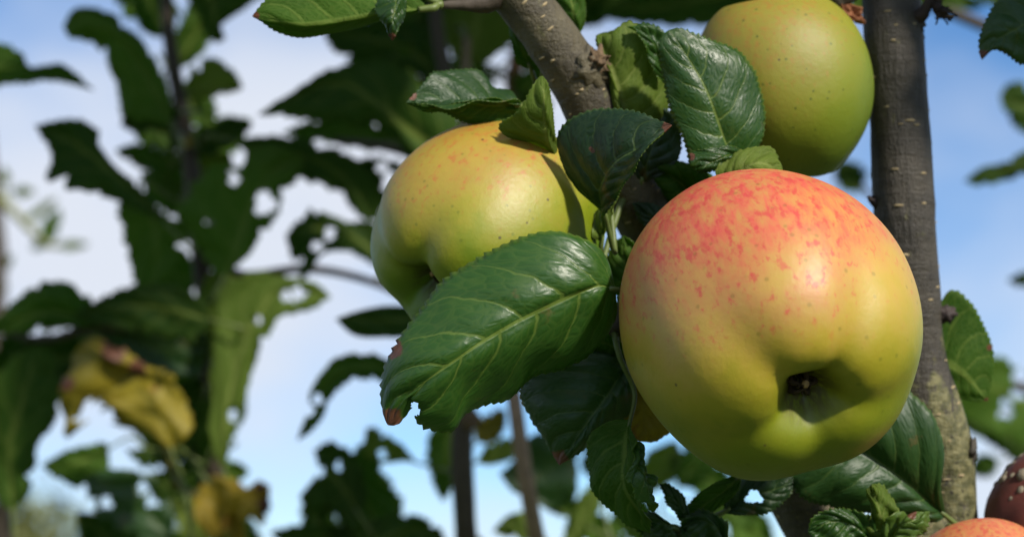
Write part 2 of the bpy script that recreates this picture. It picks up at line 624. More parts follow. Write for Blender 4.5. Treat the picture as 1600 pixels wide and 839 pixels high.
def leaf_mesh(G, u, vs, mats, thick=0.00025, holes=(), brown=(), cam_side_upper=True):
    nu, nc, _ = G.shape
    du = np.gradient(G, axis=0)
    dv = np.gradient(G, axis=1)
    N = np.cross(du, dv)
    N /= np.linalg.norm(N, axis=2)[:, :, None] + 1e-15
    flat = G.reshape(-1, 3)
    nf = N.reshape(-1, 3)
    view = CAM - flat
    facing = np.sign((nf * view).sum(1).sum())
    if facing == 0:
        facing = 1
    idx = np.arange(nu * nc).reshape(nu, nc)
    q = np.stack([idx[:-1, :-1], idx[1:, :-1], idx[1:, 1:], idx[:-1, 1:]], -1).reshape(-1, 4)
    c = flat[q].mean(1)
    keep = np.ones(len(q), bool)
    if len(holes):
        s = K * ((c - CAM) @ FWD) / 1600.0
        cx = 800 + ((c - CAM) @ RIGHT) / s
        cy = 419.5 - ((c - CAM) @ UP) / s
        for k, h in enumerate(holes):
            hx, hy, hr = h[:3]
            asp = h[3] if len(h) > 3 else 1.0
            an = np.arctan2(cy - hy, cx - hx)
            rr = hr * (1 + 0.16 * np.sin(an * 3 + k) + 0.10 * np.sin(an * 5 + 2 * k))
            keep &= ((cx - hx) ** 2 + ((cy - hy) / asp) ** 2) > rr ** 2
    q = q[keep]
    front = flat + nf * (facing * thick * 0.5)
    back = flat - nf * (facing * thick * 0.5)
    n = len(flat)
    verts = np.vstack([front, back])
    qf = q if facing > 0 else q[:, ::-1]
    # which winding gives +nf?  du x dv for (i,j)->(i+1,j)->(i+1,j+1): normal = du x dv = nf
    qb = (q[:, ::-1] if facing > 0 else q) + n
    e = np.concatenate([qf[:, [k, (k + 1) % 4]] for k in range(4)])
    key = np.sort(e, 1)
    kk = key[:, 0].astype(np.int64) * (n + 1) + key[:, 1]
    uq, inv, cnt = np.unique(kk, return_inverse=True, return_counts=True)
    be = e[cnt[inv] == 1]
    rim = np.stack([be[:, 1], be[:, 0], be[:, 0] + n, be[:, 1] + n], 1)
    faces = np.vstack([qf, qb, rim])
    up, un = (0, 1) if cam_side_upper else (1, 0)
    midx = np.concatenate([np.full(len(qf), up), np.full(len(qb), un), np.full(len(rim), un)])
    U, V = np.meshgrid(u, (vs + 1) / 2, indexing='ij')
    uv = np.stack([U.ravel(), V.ravel()], 1)
    uv = np.vstack([uv, uv])
    br = np.zeros(n)
    if len(brown):
        s = K * ((flat - CAM) @ FWD) / 1600.0
        cx = 800 + ((flat - CAM) @ RIGHT) / s
        cy = 419.5 - ((flat - CAM) @ UP) / s
        for bx, by, brr in brown:
            br = np.maximum(br, np.clip(1 - np.hypot(cx - bx, cy - by) / brr * 0.5, 0, 1))
    me = mesh(verts, faces, mats, uv, True, midx, {'brown': np.concatenate([br, br])})
    return me


LEAFN = [0]


def stalk(tree, leaf, base, tangent, to=None, r=0.0009, mat=STALK, sag=0.15):
    if to is None:
        d, p, rr = tree.nearest(base)
    else:
        d, p, rr = tree.nearest(np.asarray(to))
    b = np.asarray(base)
    ln = np.linalg.norm(p - b)
    c1 = b - tangent * min(ln * 0.4, 0.02)
    c2 = b * 0.35 + p * 0.65 + np.array((0, 0, sag * ln * 0.4))
    q = spline([b + tangent * 0.003, b, c1, c2, p], 14)
    rad = np.linspace(r * 0.8, r * 1.25, 14)
    me = tube_mesh(q, rad, 7, [mat])
    link('leaf_stalk', me, leaf)


def NL(tree, D, mid, L, Rr, mat='dark', face='upper', near=True, teeth=3.2, nteeth=None, camber=0.0, relief=None,
       wave=None, holes=(), brown=(), to=None, stalk_r=None, nu=None, nv=None, label=None, st=True):
    """a leaf from its midrib and two edges, pixels with depth offsets in mm, base first"""
    def W(q):
        return np.array([P(p[0], p[1], D + (p[2] / 1000.0 if len(p) > 2 else 0)) for p in q])
    m, l, r = W(mid), W(L), W(Rr)
    LEAFN[0] += 1
    px = PX(D)
    nu = nu or (130 if near else 80)
    nv = nv or (13 if near else 7)
    if near:
        relief = 0.0006 if relief is None else relief
        wave = 0.0009 if wave is None else wave
    else:
        relief = 0.0005 if relief is None else relief
        wave = 0.0016 if wave is None else wave
    G, u, vs = leaf_surface(m, l, r, nu, nv, teeth * px, nteeth or (32 if near else 18), camber, relief, wave, LEAFN[0], 0.03 if near else 0.22)
    me = leaf_mesh(G, u, vs, [LT[mat], LU[mat]], holes=holes, brown=brown, cam_side_upper=(face == 'upper'))
    o = link('leaf', me, tree.root)
    if label:
        o['label'] = label
    if st:
        tg = m[1] - m[0]
        tg /= np.linalg.norm(tg)
        stalk(tree, o, m[0], tg, to=None if to is None else P(*to), r=stalk_r or (0.0010 if near else 0.0009))
    return o


def BL(tree, D, base, tip, w, mat='dark', face='under', bend=0.0, roll=0.0, fold=0.25, dz=0.0, holes=(), w2=None, to=None, near=False, **kw):
    """a whole leaf from base and tip pixels and a width in pixels"""
    b, t = np.array(base, float), np.array(tip, float)
    d = t - b
    ln = np.hypot(*d)
    d /= ln
    pr = np.array((-d[1], d[0]))
    us = (0, 0.12, 0.3, 0.5, 0.7, 0.88, 1.0)
    prof = (0, 0.62, 0.97, 1.0, 0.82, 0.42, 0)
    w2 = w if w2 is None else w2
    mid, L, Rr = [], [], []
    px = PX(D) * 1000
    for u, q in zip(us, prof):
        c = b + d * ln * u + pr * (bend * 4 * u * (1 - u))
        z = dz * u
        mid.append((c[0], c[1], z))
        if 0 < u < 1:
            jl, jr = random.uniform(0.9, 1.08), random.uniform(0.9, 1.08)
            L.append((*(c + pr * q * w * jl), z + q * w * px * (math.sin(roll) - fold)))
            Rr.append((*(c - pr * q * w2 * jr), z + q * w2 * px * (-math.sin(roll) - fold)))
    return NL(tree, D, mid, L, Rr, mat, face, near=near, holes=holes, to=to, **kw)


# ------------------------------------------------------------------ ground and far hedge
def ground():
    t = NT('grass_ground')
    ob = t.coord('Object')
    c = t.mix(t.noise(ob, 1.2, 5), (0.035, 0.065, 0.014), (0.085, 0.125, 0.03))
    c = t.mix(t.ramp(t.noise(ob, 40, 4), 0.5, 0.75), c, (0.14, 0.15, 0.05))
    m = t.done(t.bsdf(c, 0.9, t.bump(t.noise(ob, 30, 5), 1.0, 0.05)))
    n = 60
    xs = np.linspace(-1, 1, n)
    xs = np.sign(xs) * np.abs(xs) ** 2.2 * 900
    v = [(x, y, 0.0 if math.hypot(x, y) < 4 else 0.10 * mnoise.noise(Vector((x * 0.1, y * 0.1, 0)))) for y in xs for x in xs]
    f = [(j * n + i, j * n + i + 1, (j + 1) * n + i + 1, (j + 1) * n + i) for j in range(n - 1) for i in range(n - 1)]
    o = link('ground', mesh(v, f, [m]), None, (0, 0, 0))
    o['kind'] = 'structure'


ground()


def far_tree(x, y, h, w, col_a, col_b, label, seed):
    r = np.random.default_rng(seed)
    root = empty('distant_tree', (x, y, 0), label, 'tree', 'trees far behind the orchard')
    tr = spline([(x, y, -0.1, 0.14), (x + 0.1, y, h * 0.45, 0.10), (x, y + 0.1, h * 0.85, 0.03)], 14)
    link('trunk', tube_mesh(tr[:, :3], tr[:, 3], 10, [TWIGM], 0.1, 8), root)
    t = NT('far_foliage')
    c = t.mix(t.noise(t.coord('Object'), 1.5, 3), col_a, col_b)
    m = t.done(t.bsdf(c, 0.6))
    nl = 5200
    cl = r.normal(size=(60, 3))
    cl /= np.linalg.norm(cl, axis=1)[:, None]
    cl *= r.uniform(0.35, 1.0, (60, 1))
    verts, faces = [], []
    for i in range(nl):
        c0 = cl[r.integers(60)] + r.normal(size=3) * 0.17
        p = np.array((x + c0[0] * w, y + c0[1] * w, h * 0.62 + c0[2] * h * 0.38))
        a = r.normal(size=3); a /= np.linalg.norm(a)
        b = np.cross(a, r.normal(size=3)); b /= np.linalg.norm(b)
        s = 0.11
        k = len(verts)
        verts += [p - a * s, p + b * s * 0.5, p + a * s, p - b * s * 0.5]
        faces.append((k, k + 1, k + 2, k + 3))
    link('crown', mesh(verts, faces, [m], smooth=False), root)


far_tree(-7.2, 31, 3.75, 1.5, (0.06, 0.085, 0.015), (0.14, 0.14, 0.03), 'distant rounded tree with olive green crown low on the skyline', 3)
far_tree(-5.2, 33, 3.35, 1.4, (0.035, 0.06, 0.018), (0.08, 0.10, 0.03), 'distant darker green tree low on the skyline behind the leafy shoots', 4)

# ------------------------------------------------------------------ foreground tree: wood
T1 = Tree('apple tree with thick grey-brown branches bearing the large ripe apples', (0.34, 0.84, 0))


def moss_limb(p):
    x, y, d = zip(*[to_px(q) for q in p])
    y = np.array(y)
    return np.clip((y - 490) / 200, 0.05, 1)


def moss_bough(p):
    return np.full(len(p), 0.12)


limb_px = [(1386, -420, .90, 34), (1388, -200, .87, 40), (1393, 0, .835, 45), (1405, 180, .825, 46.5), (1413, 330, .82, 47.5), (1420, 450, .82, 48), (1431, 560, .82, 46),
           (1452, 640, .82, 50), (1474, 710, .82, 47), (1482, 780, .82, 43), (1488, 850, .82, 44), (1500, 1000, .82, 50)]
lp = [P(x, y, d) for x, y, d, r in limb_px]
lr = [r * PX(d) for x, y, d, r in limb_px]
lp += [np.array((0.36, 0.86, 1.10)), np.array((0.35, 0.85, 0.80)), np.array((0.34, 0.84, 0.4)), np.array((0.34, 0.84, -0.05))]
lr += [0.022, 0.032, 0.04, 0.055]
limb, limb_q = T1.wood('limb', lp, lr, BARK2, n=360, sides=40, rough=0.045, freq=140, moss=moss_limb)
bough_px = [(560, -420, .70, 24), (690, -180, .72, 32), (770, -50, .735, 37), (822, 10, .745, 40), (868, 70, .75, 43), (905, 130, .755, 43), (938, 200, .765, 45), (985, 300, .78, 45), (1050, 420, .80, 46),
            (1150, 600, .82, 48), (1290, 850, .83, 52)]
bp = [P(x, y, d) for x, y, d, r in bough_px]
br_ = [r * PX(d) for x, y, d, r in bough_px]
bp += [np.array((0.30, 0.86, 1.18)), np.array((0.345, 0.855, 0.98))]
br_ += [0.020, 0.024]
bough, bough_q = T1.wood('bough', bp, br_, BARK, n=300, sides=40, rough=0.04, freq=130, moss=moss_bough)


def lenticels(q, n, parent, seed, size=(0.0011, 0.00035)):
    r = np.random.default_rng(seed)
    ln = len(q)
    verts, faces = [], []
    for _ in range(n):
        i = r.integers(20, ln - 80)
        tan = q[i + 1, :3] - q[i - 1, :3]
        tan /= np.linalg.norm(tan)
        a = r.uniform(0, 6.28)
        ref = np.array((1.0, 0.2, 0))
        s = ref - tan * (ref @ tan)
        s /= np.linalg.norm(s)
        b = np.cross(tan, s)
        out = s * math.cos(a) + b * math.sin(a)
        rnd = np.cross(tan, out)
        c = q[i, :3] + tan * r.uniform(-.001, .001) + out * (q[i, 3] * 0.99)
        hw = size[0] * r.uniform(0.6, 1.6)
        hh = size[1] * r.uniform(0.7, 1.5)
        k = len(verts)
        m = 8
        for j in range(m):
            t = 2 * math.pi * j / m
            jt = r.uniform(0.75, 1.2)
            verts.append(c + rnd * math.cos(t) * hw * jt + tan * math.sin(t) * hh * jt - out * 0.0003)
        for j in range(m):
            t = 2 * math.pi * j / m
            verts.append(c + rnd * math.cos(t) * hw * 0.55 + tan * math.sin(t) * hh * 0.45 + out * 0.00042)
        for j in range(m):
            j2 = (j + 1) % m
            faces.append((k + j, k + j2, k + m + j2, k + m + j))
        faces.append(tuple(k + m + j for j in range(m)))
    o = link('lenticels', mesh(verts, faces, [LENT]), parent)
    o['kind'] = 'stuff'


lenticels(limb_q, 800, limb, 1, (0.0013, 0.0004))
lenticels(bough_q, 240, bough, 2, (0.0012, 0.0005))


def knob(name, c, rad, axis, mat, parent, seed, squash=0.6, rough=0.45):
    """a rough wart on the bark: lumpy dome"""
    c = np.asarray(c, float)
    axis = np.asarray(axis, float) / np.linalg.norm(axis)
    verts, faces = [], []
    nr, ns = 14, 22
    ref = np.array((0.1, 0.3, 1.0))
    s = ref - axis * (ref @ axis)
    s /= np.linalg.norm(s)
    b = np.cross(axis, s)
    for i in range(nr + 1):
        th = math.pi * i / nr
        for k in range(ns):
            a = 2 * math.pi * k / ns
            d = axis * math.cos(th) * squash + (s * math.cos(a) + b * math.sin(a)) * math.sin(th)
            q = Vector(d * 2.2 + seed)
            m = 1 + rough * (mnoise.noise(q) + 0.7 * mnoise.noise(q * 2.3) + 0.5 * mnoise.noise(q * 5.0)) + 0.12 * math.sin(th * 14)
            verts.append(c + d * rad * m)
    for i in range(nr):
        for k in range(ns):
            k2 = (k + 1) % ns
            faces.append((i * ns + k, (i + 1) * ns + k, (i + 1) * ns + k2, i * ns + k2))
    return link(name, mesh(verts, faces, [mat]), parent)


def at_px(x, y, D):
    return P(x, y, D)


knob('knot', P(925, 112, .742), 0.0075, -FWD + RIGHT * 0.7, BARK, bough, 3, 0.55, 0.4)
knob('knot_scar', P(934, 97, .739), 0.0036, -FWD + RIGHT * 1.1 + UP * 0.6, KNOT, bough, 9, 0.9, 0.8)
knob('bud', P(1476, 491, .815), 0.0028, RIGHT, BUDM, limb, 5, 1.3, 0.5)
knob('knot', P(1512, 703, .815), 0.0055, RIGHT, BARK2, limb, 6, 0.5, 0.5)
knob('bud', P(1438, 338, .812), 0.0020, -FWD + RIGHT, BUDM, limb, 15, 0.8, 0.6)
knob('bud', P(1367, 316, .815), 0.0016, -RIGHT + UP, BUDM, limb, 16, 1.6, 0.5)
knob('knot', P(1432, 40, .822), 0.0042, -FWD + RIGHT * 1.6, BARK2, limb, 17, 0.6, 0.6)

# spur with a withered flower cluster on the right limb
sp, spq = T1.wood('spur_twig', [P(1425, 34, .825), P(1440, 24, .815), P(1448, 10, .812), P(1458, -14, .812)], [0.0032, 0.0026, 0.0018, 0.0013], DEAD, n=24, sides=12, rough=0.18, freq=500)


def withered(c, parent, seed):
    r = np.random.default_rng(seed)
    verts, faces = [], []
    for k in range(13):
        d = r.normal(size=3)
        d += RIGHT * 0.7 - UP * 0.5
        d /= np.linalg.norm(d)
        ln = r.uniform(0.003, 0.0075)
        q = spline([c, c + d * ln * 0.5 + r.normal(size=3) * 0.0004, c + d * ln + r.normal(size=3) * 0.0008], 8)
        rd = np.linspace(0.0010, 0.00022, 8) * (1 + 0.5 * np.sin(np.linspace(0, 7, 8)))
        me = tube_mesh(q, rd, 6, [DEAD])
        off = len(verts)
        verts += [v.co.copy() for v in me.vertices]
        faces += [tuple(i + off for i in p.vertices) for p in me.polygons]
        bpy.data.meshes.remove(me)
    link('withered_flower', mesh(verts, faces, [DEAD]), parent)


withered(P(1462, 12, .812), sp, 4)
withered(P(1470, 18, .811), sp, 7)
T1.wood('spur_twig', [P(1462, -20, .812), P(1466, 0, .812), P(1464, 14, .812)], [0.0013, 0.0010, 0.0012], DEAD, n=14, sides=8, rough=0.2, freq=500)

# short spurs that carry the leaf clusters
T1.wood('spur_twig', [P(940, 215, .755), P(900, 235, .735), P(868, 245, .722)], [0.0032, 0.0024, 0.0018], TWIGM, n=20)
T1.wood('spur_twig', [P(985, 290, .78), P(1040, 305, .785), P(1100, 300, .775), P(1146, 268, .75)], [0.0036, 0.0026, 0.0020, 0.0014], TWIGM, n=24)
T1.wood('spur_twig', [P(1030, 385, .79), P(1000, 430, .74), P(975, 480, .70), P(960, 520, .69)], [0.0044, 0.0034, 0.0028, 0.0020], TWIGM, n=24)
T1.wood('spur_twig', [P(1330, 930, .80), P(1150, 920, .76), P(1060, 870, .73), P(1020, 825, .715)], [0.0040, 0.0032, 0.0026, 0.0016], TWIGM, n=30)
T1.wood('spur_twig', [P(1484, 840, .80), P(1420, 890, .77), P(1330, 900, .75), P(1200, 890, .745), P(1130, 850, .74)], [0.0045, 0.0034, 0.0028, 0.0022, 0.0016], TWIGM, n=30)
T1.wood('spur_twig', [P(790, -20, .735), P(757, 4, .730), P(725, 8, .725), P(690, 8, .72)], [0.0055, 0.0036, 0.0020, 0.0013], TWIGM, n=30, rough=0.14, freq=300)
T1.wood('spur_twig', [P(1360, -60, .84), P(1330, -20, .82), P(1296, 2, .81)], [0.0060, 0.0045, 0.0038], BARK2, n=20, rough=0.2, freq=250)
T1.wood('spur_twig', [P(1395, -120, .86), P(1500, -100, .82), P(1600, -60, .78), P(1660, 0, .76)], [0.0050, 0.004, 0.003, 0.002], TWIGM, n=30)

# dry curled leaf by the top apple
dl = NL(T1, .812, [(1302, 2), (1318, 14, -2), (1336, 30, -3), (1352, 37, 0)], [(1310, 12, -3), (1325, 32, -4), (1340, 38, -3)], [(1316, 6, 3), (1334, 16, 3), (1348, 27, 2)],
        'yellow', 'under', teeth=1.5, wave=0.002, relief=0.0008, label='dry brown curled leaf')
for s_ in (0, 1):
    dl.data.materials[s_] = DRYLEAF

# ------------------------------------------------------------------ foreground leaves
# broad sunlit leaf lying across the left apple
NL(T1, .655, [(962, 452, 16), (930, 448, 10), (860, 478, 4), (770, 525, 0), (690, 578, -2), (632, 622, 2), (606, 664, 6)],
   [(948, 405, 18), (915, 374, 15), (862, 361, 13), (800, 376, 13), (738, 408, 13), (690, 440, 12), (655, 485, 10), (625, 528, 8), (602, 572, 9), (595, 612, 9), (599, 645, 7)],
   [(958, 500, 24), (925, 552, 26), (885, 576, 24), (835, 588, 21), (800, 622, 22), (765, 632, 19), (728, 645, 16), (706, 672, 14), (668, 668, 11), (648, 650, 9), (652, 618, 5), (640, 640, 6), (622, 662, 6)],
   'mid', 'upper', camber=0.003, relief=0.0013, wave=0.0007, nteeth=40, teeth=4.5, brown=[(606, 662, 24), (615, 545, 15)], holes=[(648, 640, 8, 1.6), (745, 652, 6), (668, 690, 9)],
   to=(975, 480, .70))
# blue-green leaf in front of the top apple
NL(T1, .700, [(1146, 262, 10), (1138, 235, 5), (1122, 190, 1), (1098, 130, 0), (1066, 76, 2), (1044, 48, 5)],
   [(1112, 258, 6), (1082, 262, 4), (1066, 214, 5), (1046, 170, 6), (1036, 118, 7), (1030, 80, 7), (1034, 58, 6)],
   [(1178, 240, 14), (1196, 190, 15), (1186, 128, 15), (1164, 88, 14), (1140, 72, 13), (1100, 60, 10), (1064, 46, 7)],
   'mid', 'upper', camber=0.0015, relief=0.0003, wave=0.0005, nteeth=36, teeth=3.6, to=(1140, 265, .735))
# light folded corner below it
NL(T1, .688, [(1160, 235, 8), (1130, 246, 2), (1105, 258, 0), (1088, 268, 2)], [(1140, 228, 6), (1105, 232, 2), (1078, 240, 3)], [(1150, 252, 8), (1125, 264, 4), (1100, 270, 3)],
   'mid', 'upper', nteeth=14, teeth=2.5, st=False, brown=[(1080, 246, 6)])
# yellow green leaf between it and the big apple
NL(T1, .690, [(1128, 290, 4), (1150, 272, 0), (1180, 256, -2), (1222, 262, 2)], [(1120, 262, 0), (1150, 240, 3), (1186, 233, 6), (1216, 238, 6)], [(1160, 288, -2), (1195, 292, -3), (1222, 285, -2)],
   'light', 'under', nteeth=16, teeth=2.5, to=(1100, 290, .745))
# yellowing leaf behind the knot
NL(T1, .745, [(985, 215, 6), (972, 165, 0), (955, 112, -3), (942, 70, 0), (940, 52, 4)], [(960, 190, 4), (952, 140, 5), (940, 95, 5), (932, 62, 5)],
   [(1040, 190, 14), (1044, 140, 10), (1036, 95, 8), (1022, 62, 6), (985, 36, 3), (960, 50, 2)], 'light', 'under', camber=0.003, nteeth=26, teeth=2.5, relief=0.0008, to=(985, 290, .77))
NL(T1, .735, [(1036, 130, 10), (1030, 90, 4), (1012, 55, 0), (980, 42, 0)], [(1020, 110, 2), (1005, 66, -4), (990, 48, -4)], [(1040, 90, 6), (1032, 50, 4), (1005, 38, 2)], 'mid', 'upper', nteeth=18, teeth=2.5, st=False)
NL(T1, .752, [(1000, 290, 8), (1012, 250, 0), (1022, 215, 0), (1030, 165, 4)], [(985, 265, 4), (984, 230, 4), (1000, 190, 4)], [(1050, 262, 4), (1066, 225, 4), (1056, 185, 4)], 'dark', 'upper', nteeth=20, teeth=2, to=(985, 300, .78))
# dark folded leaf in the centre
NL(T1, .672, [(945, 335, 20), (935, 298, 12), (962, 255, 4), (1004, 226, -2), (1050, 196, -4)],
   [(905, 300, 22), (878, 250, 20), (872, 214, 18), (900, 180, 14), (940, 167, 8), (985, 172, 4), (1025, 188, 0)],
   [(952, 330, 12), (966, 300, 4), (986, 270, -4), (1002, 246, -8), (1022, 222, -8), (1040, 206, -6)],
   'dark', 'upper', nteeth=32, teeth=3.2, brown=[(1050, 196, 14), (925, 235, 5)], to=(940, 215, .755), relief=0.0007)
NL(T1, .700, [(940, 380, 10), (944, 350, 0), (950, 325, -4), (966, 298, -6)], [(928, 362, 4), (930, 335, 2), (944, 314, 0)], [(942, 372, 2), (952, 345, 0), (962, 320, -2)], 'light', 'upper', nteeth=10, teeth=1.5, to=(985, 300, .78))
# pale upright leaf on the left apple
NL(T1, .686, [(872, 250, 20), (858, 225, 8), (852, 185, 0), (850, 150, -2), (848, 119, 0)], [(830, 228, 14), (785, 212, 8), (782, 200, 6), (806, 176, 2), (826, 146, 0), (840, 124, 0)],
   [(870, 235, 14), (866, 200, 6), (862, 160, 3), (856, 132, 1)], 'light', 'under', nteeth=24, teeth=2.6, relief=0.0006, to=(868, 245, .722), stalk_r=0.0012)
# edge-on leaf above the left apple
NL(T1, .712, [(815, 165, 22), (780, 162, 12), (725, 158, 8), (675, 158, 4), (634, 161, 0)], [(795, 142, 34), (772, 132, 34), (757, 112, 32), (715, 106, 26), (680, 118, 18), (655, 140, 8)],
   [(812, 156, 6), (780, 157, -4), (740, 158, -6), (690, 165, -4), (655, 163, -2)], 'dark', 'upper', nteeth=30, teeth=3.4, brown=[(678, 172, 7), (645, 150, 7)], relief=0.0006, to=(868, 245, .722), holes=[])
NL(T1, .712, [(813, 166, 20), (780, 163, 4), (735, 163, -4), (685, 165, -3), (636, 162, 0)], [(810, 157, 4), (780, 158, -8), (735, 160, -10), (690, 168, -8), (655, 165, -3)],
   [(806, 182, 16), (772, 191, 12), (735, 190, 10), (700, 183, 6), (664, 174, 2)], 'mid', 'under', nteeth=30, teeth=2.6, relief=0.0004, to=(868, 245, .722))
# lit underside leaf at the top
NL(T1, .705, [(668, 14, 8), (600, 22, 2), (545, 32, -2), (480, 40, 0), (430, 34, 2), (394, 26, 4)], [(640, -18, 14), (580, -38, 18), (510, -40, 18), (450, -22, 12), (415, 2, 8)],
   [(640, 24, 14), (600, 32, 18), (555, 45, 22), (510, 54, 24), (468, 59, 22), (430, 48, 14), (408, 34, 8)], 'mid', 'under', nteeth=30, teeth=3, relief=0.0006, 
   brown=[(396, 26, 8)], to=(690, 8, .72), stalk_r=0.0013)
NL(T1, .695, [(622, -14, 6), (618, 12, 0), (612, 36, -2), (613, 64, 2)], [(598, -6, 6), (586, 14, 4), (595, 32, 2), (606, 50, 2)], [(634, 0, 6), (634, 18, 4), (626, 38, 2), (618, 54, 2)],
   'mid', 'upper', nteeth=16, teeth=2.5, brown=[(613, 60, 8)], to=(690, 8, .72))
# leaf behind the right limb
NL(T1, .835, [(1452, 550, 4), (1476, 567, 0), (1510, 590, -2), (1543, 626, 2)], [(1455, 495, 4), (1474, 464, 4), (1490, 452, 3), (1514, 470, 2), (1536, 502, 2), (1552, 548, 3), (1550, 590, 3)],
   [(1456, 590, 4), (1480, 614, 4), (1512, 624, 3)], 'mid', 'under', nteeth=30, teeth=3.2, relief=0.0003, wave=0.0004, to=(1431, 560, .82), brown=[(1543, 626, 5), (1546, 543, 5)])
# broad dark leaf below the big apple
NL(T1, .735, [(1478, 806, 20), (1445, 778, 8), (1395, 738, 2), (1345, 706, 0), (1290, 700, 2), (1225, 735, 6)], [(1470, 760, 6), (1474, 715, 2), (1464, 665, 0), (1440, 628, -2), (1400, 600, 0), (1340, 600, 2), (1270, 650, 4)],
   [(1455, 815, 14), (1400, 802, 6), (1345, 800, 4), (1300, 792, 4), (1262, 780, 4), (1240, 762, 6)], 'dark', 'upper', nteeth=34, teeth=3, relief=0.0009, camber=0.004, to=(1480, 830, .80))
# bright curled leaves at the bottom
NL(T1, .700, [(1388, 850, 8), (1376, 815, 2), (1372, 790, -2), (1362, 756, 0)], [(1362, 845, 8), (1352, 815, 6), (1360, 790, 4), (1354, 768, 2)], [(1402, 835, 8), (1404, 805, 6), (1396, 782, 5), (1380, 758, 3)],
   'light', 'under', nteeth=14, teeth=2.5, relief=0.0006, wave=0.0014, to=(1330, 860, .745))
NL(T1, .695, [(1378, 860, 8), (1400, 826, 2), (1424, 812, -2), (1452, 798, 2)], [(1380, 820, 4), (1402, 800, 4), (1430, 800, 4)], [(1410, 850, 2), (1435, 836, 0), (1450, 818, 0)],
   'light', 'upper', nteeth=14, teeth=3, relief=0.0008, wave=0.0018, to=(1420, 850, .77), brown=[(1425, 802, 8)])
NL(T1, .700, [(1370, 850, 10), (1330, 818, 2), (1295, 816, 0), (1262, 830, 2)], [(1362, 812, 6), (1330, 796, 4), (1296, 796, 4), (1272, 808, 4)], [(1345, 850, 2), (1310, 852, 0), (1280, 850, 0)],
   'mid', 'upper', nteeth=20, teeth=3.4, relief=0.0009, wave=0.0014, to=(1330, 860, .745))
# dark glossy leaf under the broad one
NL(T1, .690, [(985, 560, 14), (955, 610, 4), (915, 665, 0), (874, 726, 4)], [(930, 545, 14), (870, 560, 10), (815, 602, 8), (826, 650, 8), (852, 690, 7), (866, 712, 6)],
   [(992, 610, 14), (985, 645, 12), (950, 668, 8), (915, 700, 6)], 'dark', 'upper', nteeth=28, teeth=2.4, relief=0.0009, camber=0.003, brown=[(872, 722, 18)], to=(975, 500, .70))
# curled serrated leaf left of the big apple
NL(T1, .672, [(985, 655, 10), (978, 700, 2), (974, 745, 0), (990, 785, 2), (1016, 832, 6)], [(955, 660, 14), (926, 680, 14), (914, 715, 14), (922, 760, 13), (940, 788, 12), (965, 806, 10), (995, 822, 8)],
   [(992, 690, -4), (992, 730, -6), (998, 770, -4), (1012, 805, 0)], 'mid', 'under', nteeth=32, teeth=3.4, relief=0.0006, to=(962, 515, .69), stalk_r=0.0008)
NL(T1, .668, [(990, 690, 4), (998, 720, -2), (1005, 750, -4), (1022, 800, 0)], [(988, 700, 0), (990, 735, -6), (1000, 775, -4)], [(1003, 700, 4), (1004, 725, 2), (1018, 752, 4), (1014, 772, 4)],
   'mid', 'upper', nteeth=16, teeth=4, wave=0.002, relief=0.001, st=False)
# spotted yellowing leaf tucked behind the big apple
NL(T1, .712, [(1000, 570, 6), (1004, 610, 0), (1006, 650, 0), (1004, 690, 4)], [(965, 590, 6), (954, 630, 4), (958, 665, 4), (978, 684, 4)], [(1050, 600, 4), (1062, 640, 2), (1050, 672, 2), (1026, 688, 4)],
   'yellow', 'upper', nteeth=20, teeth=1.2, to=(985, 600, .70))
# leaf with a rolled rim between bough and big apple
NL(T1, .760, [(1115, 330, 6), (1080, 300, 2), (1050, 275, 0), (1016, 262, 4)], [(1120, 290, 4), (1105, 268, 0), (1075, 254, -6), (1040, 250, -4)], [(1100, 345, 4), (1065, 335, 4), (1034, 302, 4)],
   'mid', 'under', nteeth=16, teeth=1.0, camber=0.004, to=(1100, 290, .745))
NL(T1, .752, [(1075, 385, 6), (1045, 360, 2), (1018, 340, 0), (988, 318, 2)], [(1062, 345, 4), (1035, 325, 4), (1008, 314, 4)], [(1050, 375, 0), (1020, 362, 0), (1000, 345, 0)], 'dark', 'upper', nteeth=16, teeth=2, to=(1030, 385, .79))
NL(T1, .745, [(1010, 480, 6), (985, 440, 0), (975, 400, 0), (975, 368, 2)], [(975, 470, 6), (945, 440, 6), (948, 405, 6), (960, 380, 4)], [(1015, 450, 2), (1010, 420, 2), (995, 385, 2)], 'mid', 'under', nteeth=16, teeth=1.5, to=(1000, 430, .74))
NL(T1, .700, [(985, 560, 6), (962, 545, 2), (940, 535, 0), (915, 540, 2)], [(970, 515, 4), (945, 508, 4), (925, 520, 4)], [(975, 575, 2), (950, 570, 2), (928, 558, 2)], 'mid', 'under', nteeth=16, teeth=1.5, to=(975, 500, .70))
# scraps below the big apple
NL(T1, .720, [(1160, 742, 10), (1130, 768, 2), (1095, 792, 0), (1060, 806, 4)], [(1135, 745, 6), (1100, 765, 4), (1072, 790, 4)], [(1152, 768, 2), (1120, 795, 0), (1090, 815, 0)], 'mid', 'under', nteeth=18, teeth=1.6, to=(1150, 600, .82))
NL(T1, .715, [(1085, 830, 6), (1066, 795, 0), (1050, 772, -2), (1030, 755, 2)], [(1075, 795, 4), (1064, 772, 4), (1046, 758, 4)], [(1062, 812, 2), (1046, 790, 0), (1036, 770, 0)], 'dark', 'upper', nteeth=14, teeth=2, to=(1030, 830, .70))
NL(T1, .735, [(1130, 800, 6), (1170, 775, 0), (1210, 765, 0), (1245, 748, 4)], [(1140, 760, 4), (1180, 742, 4), (1220, 735, 4)], [(1160, 805, 2), (1200, 800, 2), (1232, 775, 2)], 'dark', 'upper', nteeth=20, teeth=3, holes=[(1178, 776, 13, 0.8)], to=(1130, 800, .72))
